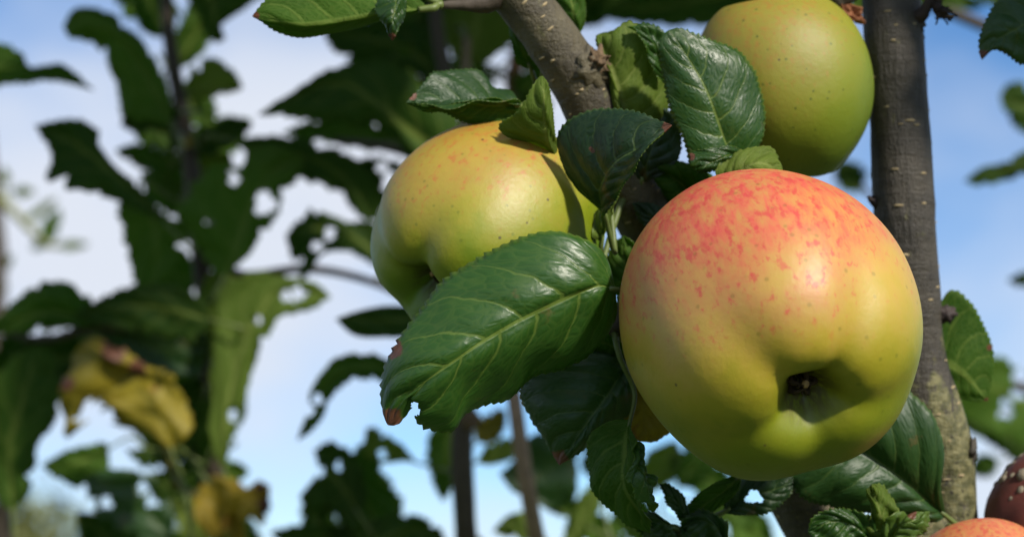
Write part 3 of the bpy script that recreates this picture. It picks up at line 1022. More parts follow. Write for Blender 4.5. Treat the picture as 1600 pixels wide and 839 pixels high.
NL(T1, .705, [(1065, 850, 6), (1050, 825, 0), (1030, 815, 0), (990, 818, 4)], [(1040, 815, 4), (1020, 800, 4), (1000, 806, 4)], [(1060, 860, 4), (1030, 850, 2), (1005, 838, 2)], 'dark', 'upper', nteeth=18, teeth=4, wave=0.002, to=(1030, 830, .70))
NL(T1, .705, [(1140, 850, 6), (1120, 825, 0), (1095, 812, 0), (1062, 826, 4)], [(1130, 815, 4), (1100, 796, 4), (1075, 806, 4)], [(1125, 860, 4), (1100, 855, 2), (1075, 845, 2)], 'dark', 'upper', nteeth=18, teeth=4, wave=0.002, to=(1030, 830, .70))
# leaves behind the bough
NL(T1, .775, [(830, 110, 6), (818, 85, 0), (808, 60, 0), (800, 30, 2)], [(808, 100, 4), (800, 70, 4), (796, 45, 4)], [(850, 100, 4), (842, 70, 4), (826, 40, 4)], 'mid', 'under', nteeth=18, teeth=2.5, to=(868, 70, .75))
NL(T1, .775, [(900, 62, 6), (898, 30, 0), (890, -10, 0), (880, -45, 2)], [(880, 50, 4), (868, 10, 4), (868, -25, 4)], [(912, 40, 4), (914, 5, 4), (900, -30, 4)], 'mid', 'under', nteeth=18, teeth=2.5, to=(868, 70, .75))
# top right leaf
NL(T1, .770, [(1640, 20, 6), (1600, 40, 0), (1560, 62, -2), (1534, 94, 2)], [(1610, -25, 6), (1565, -5, 6), (1545, 25, 4), (1532, 55, 4), (1530, 80, 3)], [(1640, 85, 6), (1600, 100, 4), (1572, 84, 2), (1552, 78, 2)],
   'dark', 'upper', nteeth=24, teeth=3, to=(1660, 0, .76), brown=[(1536, 90, 10)])

# ------------------------------------------------------------------ apples
PROF = np.array([(0.000, 0.50), (0.05, 0.53), (0.11, 0.62), (0.20, 0.74), (0.33, 0.845), (0.48, 0.885), (0.66, 0.845), (0.82, 0.70), (0.94, 0.46), (0.995, 0.18), (1.0, -0.05), (0.965, -0.30),
                 (0.885, -0.53), (0.77, -0.71), (0.63, -0.835), (0.49, -0.905), (0.37, -0.925), (0.27, -0.895), (0.195, -0.82), (0.14, -0.735), (0.09, -0.675), (0.05, -0.645), (0.0, -0.64)])


def apple(label, cen, Rad, calyx_cam, spin, mat, lobes=(1, 1, 1, 1, 1), lobe_amp=0.05, stem_to=None, height=1.0, group=None, tree=T1, extra=None, stalk_on=True, squash=(1, 1), taper=0.0, rounding=0.0):
    """calyx_cam: direction of the calyx end in camera axes (right, up, towards camera)"""
    cz = RIGHT * calyx_cam[0] + UP * calyx_cam[1] - FWD * calyx_cam[2]
    cz /= np.linalg.norm(cz)
    z = -cz
    ref = UP - z * (UP @ z)
    if np.linalg.norm(ref) < 0.05:
        ref = RIGHT - z * (RIGHT @ z)
    x = ref / np.linalg.norm(ref)
    y = np.cross(z, x)
    Rm = Matrix((x, y, z)).transposed()
    root = empty('apple', cen, label, 'apple', group)
    prof = spline(PROF, 110)
    na = 160
    verts, faces, basin, eye = [], [], [], []
    cg = [R(spin + 72 * k) for k in range(5)]
    for i, (rho, zz) in enumerate(prof):
        wr = max(0.0, min(1.0, (rho - 0.18) / 0.34))
        wr = 1 + (1 / math.hypot(rho, zz) - 1) * rounding * wr * wr * (3 - 2 * wr)
        rho, zz = rho * wr, zz * wr
        low = max(0.0, min(1.0, (0.25 - zz) / 1.0))
        wgt = lobe_amp * (0.16 + 1.5 * low ** 1.5)
        inner = rho < 0.5 and zz < 0
        for k in range(na):
            a = 2 * math.pi * k / na
            g = 0.0
            for j in range(5):
                dl_ = math.atan2(math.sin(a - cg[j]), math.cos(a - cg[j]))
                wd = 0.25 + 0.05 * j % 0.12
                g -= lobes[j] * math.exp(-(dl_ / wd) ** 2)
            g += 0.42
            fr = min(1.0, rho / 0.16)
            rr = rho * (1 + wgt * g * 0.75)
            sm = max(0.0, min(1.0, (-zz + 0.05) / 0.85))
            sm = sm * sm * (3 - 2 * sm)
            z2 = zz * height - g * wgt * 0.95 * fr * sm
            tq = max(0.0, min(1.0, (0.55 - zz) / 1.5))
            rr *= 1 - taper * tq * tq
            nn = mnoise.noise(Vector((rho * math.cos(a) * 1.4 + spin, rho * math.sin(a) * 1.4, zz * 1.4)))
            rr *= 1 + 0.022 * nn
            z2 *= 1 + 0.022 * nn
            px_, py_ = rr * math.cos(a) * squash[0], rr * math.sin(a) * squash[1]
            verts.append((px_ * Rad, py_ * Rad, z2 * Rad))
            basin.append(max(0, 1 - rho / 0.42) if zz < 0 else max(0, 1 - rho / 0.25) * 0.6)
            eye.append(max(0, min(1, (0.23 - rho) / 0.10)) if zz < 0 else max(0, min(1, (0.2 - rho) / 0.1)))
    n = len(prof)
    for i in range(n - 1):
        for k in range(na):
            k2 = (k + 1) % na
            faces.append((i * na + k, (i + 1) * na + k, (i + 1) * na + k2, i * na + k2))
    me = mesh(verts, faces, [mat], attrs={'basin': basin, 'eye': eye})
    body = link('flesh', me, root, cen)
    body.rotation_euler = Rm.to_euler()
    Rn = np.array(Rm)
    # dried calyx: sepals and stamens
    r = np.random.default_rng(int(spin) + 3)
    V, F = [], []
    for k in range(10):
        a = k * 0.63 + r.uniform(-.2, .2)
        o = np.array((math.cos(a), math.sin(a), 0))
        b0 = np.array((0, 0, -0.635)) + o * (0.070 if k % 2 == 0 else 0.03)
        ln = 0.10 if k % 2 == 0 else 0.12
        b1 = b0 + np.array((0, 0, -ln * 0.7)) + o * 0.015
        b2 = b0 + np.array((0, 0, -ln)) - o * (0.06 if k % 2 == 0 else -0.01) + r.normal(size=3) * 0.015
        q = spline([b0, b1, b2], 7)
        rd = np.linspace(0.034 if k % 2 == 0 else 0.013, 0.006, 7)
        m2 = tube_mesh(q @ Rn.T * Rad + cen, rd * Rad, 6, [STAMEN])
        off = len(V)
        V += [v.co.copy() for v in m2.vertices]
        F += [tuple(i + off for i in p.vertices) for p in m2.polygons]
        bpy.data.meshes.remove(m2)
    link('calyx', mesh(V, F, [STAMEN]), root)
    m2 = tube_mesh(spline([np.array((0.0, 0.02, -0.63)), np.array((0.02, 0.0, -0.70)), np.array((0.045, -0.01, -0.77))], 8) @ Rn.T * Rad + cen, np.linspace(0.012, 0.026, 8) * Rad, 8, [STAMEN2], 0.2, 600)
    link('style_remnant', m2, root)
    if stalk_on:
        s0 = cen + z * Rad * 0.50
        s1 = cen + z * Rad * 0.98
        p = stem_to if stem_to is not None else tree.nearest(s1)[1]
        q = spline([s0, s1, s1 * 0.45 + p * 0.55 + z * 0.004, p], 18)
        link('apple_stalk', tube_mesh(q, np.linspace(0.0013, 0.0021, 18), 10, [TWIGM], 0.08, 300), root)
    return root, body, Rm


def cdir(rm_cal, v):
    """camera-axes vector -> apple's own axes"""
    cz = RIGHT * rm_cal[0] + UP * rm_cal[1] - FWD * rm_cal[2]
    cz /= np.linalg.norm(cz)
    z = -cz
    x = UP - z * (UP @ z)
    x /= np.linalg.norm(x)
    y = np.cross(z, x)
    w = RIGHT * v[0] + UP * v[1] - FWD * v[2]
    w /= np.linalg.norm(w)
    return (x @ w, y @ w, z @ w)


GREEN, YELL, RED = (0.17, 0.205, 0.003), (0.50, 0.36, 0.024), (0.66, 0.075, 0.065)
c1 = (0.20, -0.53, 0.83)
apple('largest apple, blushed red above a yellow green base with its calyx showing', P(1204, 507, .66), 234 * PX(.66) * 0.985, c1, 20,
      apple_mat('apple_skin_blushed', cdir(c1, (-0.25, 0.95, 0.15)), 0.95, GREEN, YELL, RED, 0.0), lobes=(1.25, 0.9, 1.0, 0.75, 1.15), lobe_amp=0.028, stem_to=P(1200, 420, .80))
c2 = (-0.60, -0.52, 0.60)
apple('yellow green apple with faint red streaks behind the broad serrated leaf', P(760, 366, .735), 170 * PX(.735), c2, 100,
      apple_mat('apple_skin_streaked', cdir(c2, (-0.25, 0.90, 0.40)), 0.5, (0.10, 0.19, 0.003), (0.34, 0.31, 0.010), (0.55, 0.105, 0.035), 3.0, bias=-0.40), lobe_amp=0.04, height=1.02)
c3 = (0.22, -0.96, -0.05)
apple('plain green apple with dark specks wedged against the upright limb', P(1222, 138, .80), 144 * PX(.80), c3, 40,
      apple_mat('apple_skin_green', cdir(c3, (-0.6, 0.7, 0.4)), 0.25, (0.115, 0.175, 0.003), (0.22, 0.245, 0.007), (0.45, 0.15, 0.02), 7.0, specks=0.75, rough=0.56), lobe_amp=0.012, height=1.09, taper=0.06, rounding=0.9)
T1.wood('unseen_twig', [P(1500, 1000, .82), P(1620, 1010, .86), P(1720, 900, .88), P(1730, 760, .87), P(1700, 560, .86)], [0.006, 0.005, 0.004, 0.0032, 0.002], TWIGM, n=40)
c4 = (-0.55, -0.6, 0.3)
ra, rb, rm4 = apple('dark rotting apple with grey mould spots beside a reddish apple', P(1655, 812, .80), 112 * PX(.80), c4, 10,
                    apple_mat('apple_skin_rotten', cdir(c4, (-0.3, 0.9, 0.4)), 1.0, (0.10, 0.06, 0.02), (0.20, 0.06, 0.03), (0.20, 0.03, 0.02), 9.0, rough=0.7, rot=0.85), lobe_amp=0.02,)
c5 = (0.1, -0.75, 0.65)
apple('orange red apple whose top shows below the rotting apple', P(1538, 942, .74), 124 * PX(.74), c5, 60,
      apple_mat('apple_skin_orange', cdir(c5, (0, 1, 0.3)), 0.9, (0.35, 0.24, 0.04), (0.62, 0.36, 0.09), (0.60, 0.13, 0.07), 12.0), lobe_amp=0.03)

MOULD = plain('grey_mould', (0.20, 0.17, 0.12), 0.95, 900, 0.4, 0.001)


def mould(root, cen, rad, n, seed):
    r = np.random.default_rng(seed)
    V, F = [], []
    for _ in range(n):
        d = r.normal(size=3)
        d /= np.linalg.norm(d)
        if d @ FWD > 0.5:
            continue
        c = cen + d * rad * 0.985
        s = abs(r.normal(0.0009, 0.0008)) + 0.0004
        m = 7
        a = np.cross(d, (0.3, 0.2, 1)); a /= np.linalg.norm(a)
        b = np.cross(d, a)
        k = len(V)
        for ring, (q, h) in enumerate(((1.0, -0.5), (0.85, 0.25), (0.4, 0.55))):
            for j in range(m):
                t = 6.283 * j / m
                V.append(c + (a * math.cos(t) + b * math.sin(t)) * s * q * r.uniform(0.75, 1.25) + d * s * h)
        for ring in range(2):
            for j in range(m):
                j2 = (j + 1) % m
                F.append((k + ring * m + j, k + ring * m + j2, k + (ring + 1) * m + j2, k + (ring + 1) * m + j))
        F.append(tuple(k + 2 * m + j for j in range(m)))
    o = link('mould_spots', mesh(V, F, [MOULD]), root)
    o['kind'] = 'stuff'


mould(ra, P(1655, 812, .80), 112 * PX(.80), 520, 8)

# ------------------------------------------------------------------ second tree: leafy upright shoots behind, on the left
ZMODE = 'back'
T2 = Tree('apple tree with slender upright shoots and insect-eaten leaves, some yellowing, out of focus', B3(-0.14, 1.12, 0))
T2.wood('shoot', [P(250, -260, 1.0), P(258, -60, 1.0), P(262, 40, 1.0), P(275, 130, 1.0), P(296, 240, 1.0), P(306, 350, 1.0), P(320, 460, 1.0), P(330, 560, 1.0), P(328, 680, 1.01), P(335, 800, 1.03), P(350, 1000, 1.06), B3(-0.15, 1.10, 0.95), B3(-0.14, 1.12, 0.5), B3(-0.14, 1.12, -0.05)],
        [.0022, .0028, .0031, .0034, .0036, .0038, .0042, .0046, .005, .006, .008, .014, .022, .03], TWIGM, n=120, sides=14, rough=0.10, freq=90)
T2.wood('shoot', [P(690, -160, .95), P(680, -20, .95), P(685, 60, .95), P(697, 120, .95), P(712, 240, .95), P(722, 400, .94), P(728, 560, .93), P(722, 700, .93), P(728, 839, .94), P(735, 1000, .96), B3(-0.05, 1.05, 1.1), B3(-0.13, 1.10, 0.75)],
        [.002, .0026, .0030, .0032, .0034, .0038, .0040, .0048, .005, .006, .008, .012], TWIGM, n=110, sides=14, rough=0.08, freq=90)
knob('knot', P(736, 656, .925), 0.0052, -FWD + RIGHT, KNOT, T2.root, 22, 0.8, 0.35)
T2.wood('shoot', [P(730, 60, .98), P(727, 200, .97), P(770, 420, .93), P(800, 590, .90), P(806, 640, .89), P(820, 740, .89), P(838, 839, .90), P(862, 1000, .93), B3(0.02, 1.0, 1.15), B3(-0.12, 1.10, 0.72)],
        [.0016, .002, .0026, .0030, .0032, .0034, .0036, .005, .008, .012], plain('twig_pale_brown', (0.21, 0.14, 0.085), 0.7, 200, 0.45, 0.0008), n=110, sides=14, rough=0.08, freq=90)
T2.wood('shoot', [P(805, 180, 1.05), P(803, 130, 1.05), P(806, 100, 1.05), P(812, 40, 1.05), P(818, -60, 1.05)], [.0044, .0042, .0036, .0026, .002], plain('twig_orange_brown', (0.26, 0.12, 0.05), 0.7, 200, 0.4, 0.0008), n=40, sides=12, rough=0.08, freq=90)
T2.wood('side_twig', [P(330, 520, 1.0), P(250, 530, .99), P(160, 510, .98), P(60, 530, .98), P(-40, 500, 1.0)], [.0032, .0026, .0022, .0018, .0014], TWIGM, n=40)
T2.wood('side_twig', [P(333, 780, 1.03), P(280, 760, 1.0), P(255, 690, .98), P(235, 640, .97)], [.003, .0016, .0013, .0011], plain('twig_green_brown', (0.13, 0.12, 0.035), 0.6), n=40)
T2.wood('side_twig', [P(312, 400, 1.0), P(380, 430, 1.0), P(480, 420, 1.0), P(580, 440, 1.0), P(660, 480, .96)], [.0032, .0024, .002, .0018, .0015], TWIGM, n=40)
T2.wood('side_twig', [P(720, 380, .94), P(660, 260, .97), P(600, 230, .98), P(520, 220, 1.0)], [.0030, .0022, .0018, .0014], TWIGM, n=40)
T2.wood('side_twig', [P(729, 860, .94), P(660, 865, .95), P(600, 862, .97), P(540, 870, .98)], [.0030, .0020, .0016, .0013], TWIGM, n=40)
T2.wood('side_twig', [P(845, 890, .91), P(900, 880, .92), P(960, 870, .95), P(1060, 875, .98), P(1140, 880, 1.0)], [.0030, .0024, .002, .0018, .0014], TWIGM, n=40)
T2.wood('side_twig', [P(340, 880, 1.04), P(200, 878, 1.0), P(90, 880, 1.0), P(22, 865, 1.0), P(16, 800, 1.0)], [.0034, .0028, .0024, .0022, .0018], TWIGM, n=40)

N = dict(near=False, teeth=3.0)
# left edge and top left
NL(T2, .96, [(-60, 110), (0, 105), (60, 112), (148, 142)], [(-30, 70), (0, 68), (32, 80), (46, 104), (100, 102)], [(-30, 140), (0, 136), (45, 130), (95, 128)], 'mid', 'under', to=(275, 130, 1.0), st=False, **N)
NL(T2, .97, [(268, 196), (236, 130), (190, 62, -6), (140, 34, -8), (98, 42)], [(196, 190), (186, 150), (168, 105), (148, 72), (112, 60)], [(266, 150), (246, 95), (205, 45), (165, 18), (115, 14)], 'mid', 'under', camber=.004, **N)
NL(T2, .98, [(285, 176), (250, 175), (215, 185), (188, 196)], [(255, 155), (222, 160), (200, 176)], [(260, 204), (230, 204), (205, 204)], 'dark', 'under', **N)
NL(T2, 1.0, [(290, 146), (315, 138), (345, 136), (380, 138)], [(298, 108), (322, 90), (350, 98), (370, 118)], [(305, 158), (330, 152), (358, 146)], 'light', 'under', **N)
NL(T2, .98, [(300, -40), (325, 0), (335, 30), (336, 68)], [(290, -10), (305, 20), (318, 50)], [(430, -30), (400, 4), (350, 38), (352, 62)], 'dark', 'under', **N)
BL(T2, 1.03, (262, 60), (215, -40), 34, 'mid', 'under')
BL(T2, 1.03, (270, 110), (330, -30), 30, 'dark', 'under', bend=10)
NL(T2, 1.02, [(270, 240), (276, 210), (282, 170), (276, 120)], [(262, 220), (264, 180), (268, 140)], [(296, 220), (298, 180), (290, 140)], 'dark', 'upper', **N)
NL(T2, .95, [(262, 352), (215, 305), (160, 255), (110, 220), (54, 196)], [(230, 300), (182, 262), (156, 225), (155, 196), (110, 187)], [(215, 330), (175, 312), (125, 300), (66, 288), (80, 248)], 'dark', 'under', **N)
NL(T2, .98, [(230, 318), (240, 350), (245, 400), (238, 450)], [(180, 320), (190, 365), (204, 420), (210, 446)], [(288, 350), (292, 380), (278, 420), (262, 446)], 'mid', 'under', **N)
NL(T2, .97, [(348, 436), (372, 390), (392, 330), (420, 275), (474, 246)], [(306, 392), (272, 345), (288, 290), (340, 252), (420, 224)], [(385, 405), (412, 372), (432, 338), (452, 300), (470, 276)],
   'mid', 'under', holes=[(365, 280, 9), (414, 318, 17, 1.0), (325, 346, 6)], camber=.003, **N)
BL(T2, 1.0, (300, 240), (395, 192), 26, 'dark', 'under', bend=-6)
BL(T2, 1.05, (300, 320), (230, 245), 26, 'mid', 'under')
BL(T2, 1.02, (296, 260), (180, 235), 22, 'mid', 'under')
BL(T2, 1.02, (300, 300), (360, 240), 32, 'light', 'under', holes=[(225, 300, 14)])
BL(T2, 1.05, (300, 200), (340, 260), 34, 'mid', 'under')
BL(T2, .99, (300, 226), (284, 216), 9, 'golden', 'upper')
# centre band
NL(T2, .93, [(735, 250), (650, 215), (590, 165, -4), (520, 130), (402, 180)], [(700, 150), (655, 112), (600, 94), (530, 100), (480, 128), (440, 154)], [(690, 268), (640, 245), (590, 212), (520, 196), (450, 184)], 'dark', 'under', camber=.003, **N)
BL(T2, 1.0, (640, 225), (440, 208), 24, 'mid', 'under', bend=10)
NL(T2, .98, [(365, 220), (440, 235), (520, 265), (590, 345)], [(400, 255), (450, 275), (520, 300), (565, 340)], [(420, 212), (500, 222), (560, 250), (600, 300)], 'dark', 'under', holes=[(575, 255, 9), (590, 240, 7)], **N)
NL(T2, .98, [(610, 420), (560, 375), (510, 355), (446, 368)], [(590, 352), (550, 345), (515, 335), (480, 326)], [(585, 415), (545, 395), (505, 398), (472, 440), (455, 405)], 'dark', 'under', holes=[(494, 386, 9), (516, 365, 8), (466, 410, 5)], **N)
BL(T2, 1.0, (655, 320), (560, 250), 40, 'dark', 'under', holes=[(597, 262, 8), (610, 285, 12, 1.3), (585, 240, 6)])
NL(T2, .86, [(660, 498), (610, 500), (570, 500), (524, 498)], [(640, 480), (600, 478), (560, 486)], [(640, 524), (600, 527), (555, 524)], 'dark', 'under', near=True, to=(660, 480, .96), teeth=2)
NL(T2, .90, [(625, 580), (570, 572), (520, 590), (490, 640), (464, 688)], [(600, 556), (562, 550), (520, 562), (490, 600), (476, 650)], [(600, 596), (560, 592), (524, 615), (505, 650), (484, 676)], 'mid', 'under', holes=[(496, 624, 8), (482, 640, 8, 1.5)], to=(728, 560, .93), **N)
# long hanging leaf by the dark shoot
NL(T2, .965, [(350, 735), (352, 660), (368, 580), (400, 500), (440, 455), (518, 464)], [(330, 700), (326, 620), (330, 540), (335, 470), (360, 432), (430, 425), (490, 440)], [(362, 690), (378, 640), (392, 590), (412, 545), (440, 502), (480, 488)], 'light', 'under',
   holes=[(448, 462, 8), (466, 460, 11), (402, 500, 7), (364, 645, 8, 1.6), (352, 420, 5)], **N)
BL(T2, .985, (332, 560), (345, 400), 34, 'light', 'under', fold=.1)
BL(T2, .985, (330, 700), (385, 610), 22, 'mid', 'under', holes=[(364, 650, 9)])
# left lower mass
NL(T2, .97, [(164, 506), (110, 492), (60, 490), (-20, 520)], [(152, 474), (118, 446), (80, 437), (40, 452), (0, 490)], [(150, 510), (100, 512), (50, 522)], 'mid', 'under', camber=.004, **N)
NL(T2, .96, [(330, 500), (250, 480), (180, 480), (112, 494)], [(310, 462), (260, 444), (200, 446), (150, 470)], [(310, 540), (250, 530), (190, 512), (140, 502)], 'dark', 'under', **N)
NL(T2, .98, [(330, 540), (270, 545), (210, 540), (150, 525)], [(310, 500), (260, 500), (200, 505)], [(310, 590), (260, 590), (200, 570)], 'dark', 'upper', holes=[(188, 524, 9), (196, 510, 6)], **N)
NL(T2, .97, [(20, 800), (15, 700), (30, 640), (60, 540)], [(0, 780), (-40, 700), (-30, 620), (20, 560)], [(52, 760), (62, 700), (92, 650), (104, 600), (84, 556)], 'dark', 'under', **N)
BL(T2, 1.0, (150, 560), (10, 560), 42, 'dark', 'under', holes=[(70, 575, 10), (45, 585, 6), (6, 606, 10)])
BL(T2, .99, (230, 590), (100, 570), 34, 'dark', 'under')
# crumpled yellow leaves
NL(T2, .945, [(268, 705), (240, 640, -6), (205, 590, 6), (165, 560, -6), (128, 536)], [(240, 690), (185, 668, 8), (140, 640, -6), (104, 685, 4), (98, 610, -6), (110, 560, 5)], [(300, 670), (292, 625, 6), (262, 580, -6), (235, 575, 6), (200, 552, -5), (160, 535, 4)], 'yellow', 'upper',
   holes=[(140, 645, 22, .9), (165, 655, 14, 1.1), (135, 685, 14), (150, 640, 12), (180, 690, 16, 1.3), (118, 655, 6)], wave=0.0045, relief=0.0014, brown=[(105, 600, 12), (178, 548, 20), (215, 575, 14)], to=(245, 660, .975), near=False, teeth=4.5)
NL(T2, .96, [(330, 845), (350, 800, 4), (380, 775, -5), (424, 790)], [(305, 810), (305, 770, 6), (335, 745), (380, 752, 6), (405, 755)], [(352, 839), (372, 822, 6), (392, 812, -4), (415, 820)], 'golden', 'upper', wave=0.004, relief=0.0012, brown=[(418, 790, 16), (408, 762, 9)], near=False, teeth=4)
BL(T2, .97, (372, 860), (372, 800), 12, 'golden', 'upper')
NL(T2, .99, [(170, 700), (140, 715), (105, 725), (64, 728)], [(165, 690), (135, 695), (100, 705)], [(168, 750), (130, 762), (95, 752)], 'mid', 'under', **N)
NL(T2, .98, [(270, 850), (230, 800), (190, 770), (134, 745)], [(205, 840), (165, 820), (140, 790)], [(275, 790), (250, 750), (215, 735), (170, 732)], 'dark', 'upper', holes=[(165, 785, 9), (245, 775, 16), (225, 760, 9), (170, 820, 10, 1.4)], **N)
BL(T2, .99, (270, 860), (150, 850), 34, 'dark', 'under')
BL(T2, 1.0, (320, 700), (195, 700), 44, 'dark', 'under', holes=[(210, 690, 14), (250, 740, 12), (285, 728, 8)])
BL(T2, .99, (320, 620), (310, 735), 34, 'mid', 'under', holes=[(300, 705, 10), (290, 735, 8), (352, 720, 9, 2)])
BL(T2, 1.0, (325, 590), (270, 690), 38, 'dark', 'under')
BL(T2, 1.02, (330, 740), (390, 735), 20, 'mid', 'under')
BL(T2, 1.02, (340, 860), (255, 840), 28, 'mid', 'under')
BL(T2, 1.0, (320, 860), (265, 745), 20, 'light', 'under', holes=[(285, 770, 9)])
# dark group low in the middle
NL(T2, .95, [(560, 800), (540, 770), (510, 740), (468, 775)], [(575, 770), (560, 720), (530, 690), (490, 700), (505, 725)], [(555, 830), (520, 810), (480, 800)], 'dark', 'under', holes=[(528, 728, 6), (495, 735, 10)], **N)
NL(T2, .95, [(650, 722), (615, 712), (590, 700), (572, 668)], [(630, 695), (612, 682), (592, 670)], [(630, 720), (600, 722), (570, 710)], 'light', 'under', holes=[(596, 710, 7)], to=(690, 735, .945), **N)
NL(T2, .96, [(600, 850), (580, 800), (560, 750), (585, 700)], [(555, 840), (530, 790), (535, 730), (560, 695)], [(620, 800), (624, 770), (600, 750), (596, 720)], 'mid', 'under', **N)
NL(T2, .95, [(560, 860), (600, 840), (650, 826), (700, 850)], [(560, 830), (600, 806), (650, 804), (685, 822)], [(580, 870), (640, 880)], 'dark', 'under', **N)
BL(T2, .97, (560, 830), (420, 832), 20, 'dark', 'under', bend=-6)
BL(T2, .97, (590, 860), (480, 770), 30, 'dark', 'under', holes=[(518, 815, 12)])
# leaves behind the brown shoots
NL(T2, .96, [(712, 650), (700, 690), (698, 740), (692, 784)], [(676, 670), (665, 710), (676, 755)], [(724, 680), (722, 715), (710, 755)], 'mid', 'under', **N)
NL(T2, .96, [(745, 722), (770, 715), (790, 705), (812, 690)], [(755, 700), (775, 688), (796, 684)], [(765, 726), (788, 722), (805, 712)], 'light', 'under', **N)
NL(T2, .97, [(905, 690), (870, 715), (840, 750), (780, 740)], [(900, 670), (860, 665), (820, 680), (805, 715)], [(900, 780), (870, 795), (830, 790), (800, 765)], 'dark', 'upper', teeth=1.5, near=False)
NL(T2, .95, [(890, 850), (905, 815), (925, 785), (945, 745)], [(878, 845), (890, 800), (912, 765)], [(915, 845), (930, 810), (945, 775)], 'light', 'under', **N)
NL(T2, .96, [(835, 840), (815, 825), (795, 815), (770, 830)], [(825, 805), (805, 800), (785, 812)], [(825, 845), (800, 842), (785, 836)], 'light', 'under', **N)
BL(T2, .98, (900, 800), (850, 760), 26, 'mid', 'under')
BL(T2, .98, (900, 810), (980, 850), 26, 'mid', 'under')
BL(T2, .97, (745, 690), (790, 640), 22, 'yellow', 'under')
BL(T2, 1.0, (1000, 770), (1060, 690), 30, 'light', 'under')
BL(T2, 1.0, (1060, 760), (1110, 690), 36, 'mid', 'under')
BL(T2, 1.02, (1130, 800), (1100, 720), 34, 'mid', 'under')
BL(T2, 1.02, (1140, 810), (1210, 850), 34, 'mid', 'under')
BL(T2, 1.0, (1100, 790), (1190, 810), 26, 'mid', 'under')
BL(T2, 1.0, (960, 770), (920, 660), 34, 'dark', 'under')
BL(T2, 1.0, (970, 770), (1010, 850), 34, 'mid', 'under')
# behind the top leaf
NL(T2, .97, [(690, 130), (640, 80), (570, 60), (505, 50)], [(650, 118), (600, 105), (560, 98), (520, 78)], [(690, 60), (640, 30), (560, 30)], 'dark', 'under', holes=[(626, 82, 12, .85)], **N)
NL(T2, 1.0, [(738, 112), (740, 70), (746, 20), (755, -60)], [(705, 85), (684, 50), (672, 0), (690, -40)], [(775, 88), (806, 60), (815, 10), (800, -40)], 'light', 'under', **N)
BL(T2, 1.02, (700, 100), (600, 20), 36, 'mid', 'under')
BL(T2, 1.02, (700, 60), (640, -40), 36, 'dark', 'under')
BL(T2, 1.03, (690, 110), (655, 60), 20, 'light', 'under')
BL(T2, 1.02, (700, 30), (760, -60), 40, 'dark', 'under')
BL(T2, 1.04, (725, 210), (800, 170), 40, 'dark', 'under')
BL(T2, 1.02, (722, 160), (760, 130), 26, 'mid', 'under')
BL(T2, 1.04, (715, 200), (600, 170), 50, 'dark', 'under')
BL(T2, 1.04, (806, 150), (860, 110), 30, 'mid', 'under')
BL(T2, 1.04, (806, 150), (850, 210), 40, 'mid', 'under')
BL(T2, 1.04, (812, 60), (760, 20), 34, 'light', 'under')

# deeper leaves of the same shoots
for b_, t_, w_, m_, d_ in (((290, 230), (185, 165), 30, 'dark', 1.05), ((300, 250), (392, 186), 32, 'mid', 1.06), ((306, 330), (220, 270), 36, 'mid', 1.06), ((318, 440), (225, 420), 38, 'mid', 1.05),
                       ((250, 530), (110, 600), 44, 'dark', 1.04), ((160, 510), (40, 610), 44, 'dark', 1.04), ((60, 530), (-40, 650), 50, 'dark', 1.04), ((328, 680), (190, 640), 44, 'dark', 1.05),
                       ((330, 600), (215, 615), 40, 'mid', 1.05), ((333, 790), (225, 745), 36, 'dark', 1.05), ((335, 800), (410, 845), 26, 'mid', 1.05), ((200, 878), (120, 800), 38, 'dark', 1.04),
                       ((697, 120), (600, 190), 46, 'dark', 1.03), ((685, 60), (540, 95), 40, 'dark', 1.05), ((690, 100), (770, 170), 44, 'mid', 1.08), ((712, 240), (630, 150), 50, 'dark', 1.06),
                       ((600, 862), (570, 720), 40, 'dark', 1.02), ((540, 870), (470, 790), 34, 'dark', 1.02), ((620, 862), (680, 845), 34, 'dark', 1.0), ((330, 560), (400, 470), 34, 'mid', 1.04),
                       ((262, 30), (175, -10), 34, 'mid', 1.06), ((276, 130), (340, 200), 34, 'dark', 1.07), ((720, 380), (640, 330), 44, 'dark', 1.04), ((330, 520), (280, 640), 44, 'dark', 1.08),
                       ((812, 20), (880, -20), 40, 'mid', 1.12), ((808, 100), (870, 60), 36, 'mid', 1.14), ((680, -20), (620, 40), 40, 'dark', 1.1), ((330, 690), (270, 780), 34, 'dark', 1.08)):
    BL(T2, d_, b_, t_, w_, m_, 'under', bend=random.uniform(-8, 8), roll=random.uniform(-.5, .5))

# ------------------------------------------------------------------ third tree: dark leaves behind, on the right
T3 = Tree('apple tree with dark blurred leaves seen past the upright limb', B3(0.62, 1.25, 0))
T3.wood('shoot', [P(1640, -200, 1.15), P(1630, 0, 1.15), P(1640, 240, 1.15), P(1650, 480, 1.15), P(1640, 700, 1.15), P(1650, 1000, 1.17), B3(0.6, 1.22, 1.0), B3(0.62, 1.25, 0.5), B3(0.62, 1.25, -0.05)],
        [.003, .0036, .004, .0045, .005, .007, .014, .022, .03], TWIGM, n=90, sides=14, rough=0.1, freq=90)
T3.wood('side_twig', [P(1645, 620, 1.15), P(1560, 600, 1.15), P(1480, 640, 1.12), P(1400, 660, 1.12)], [.0034, .0026, .002, .0014], TWIGM, n=40)
T3.wood('side_twig', [P(1634, 80, 1.15), P(1400, -10, 1.12), P(1200, -40, 1.08), P(960, -30, 1.05)], [.0034, .003, .0026, .0016], TWIGM, n=60)
T3.wood('shoot', [P(1346, 290, 1.2), P(1395, 360, 1.2), P(1420, 600, 1.2), P(1480, 900, 1.2), B3(0.6, 1.24, 0.9)], [.0012, .002, .0026, .004, .008], TWIGM, n=60)
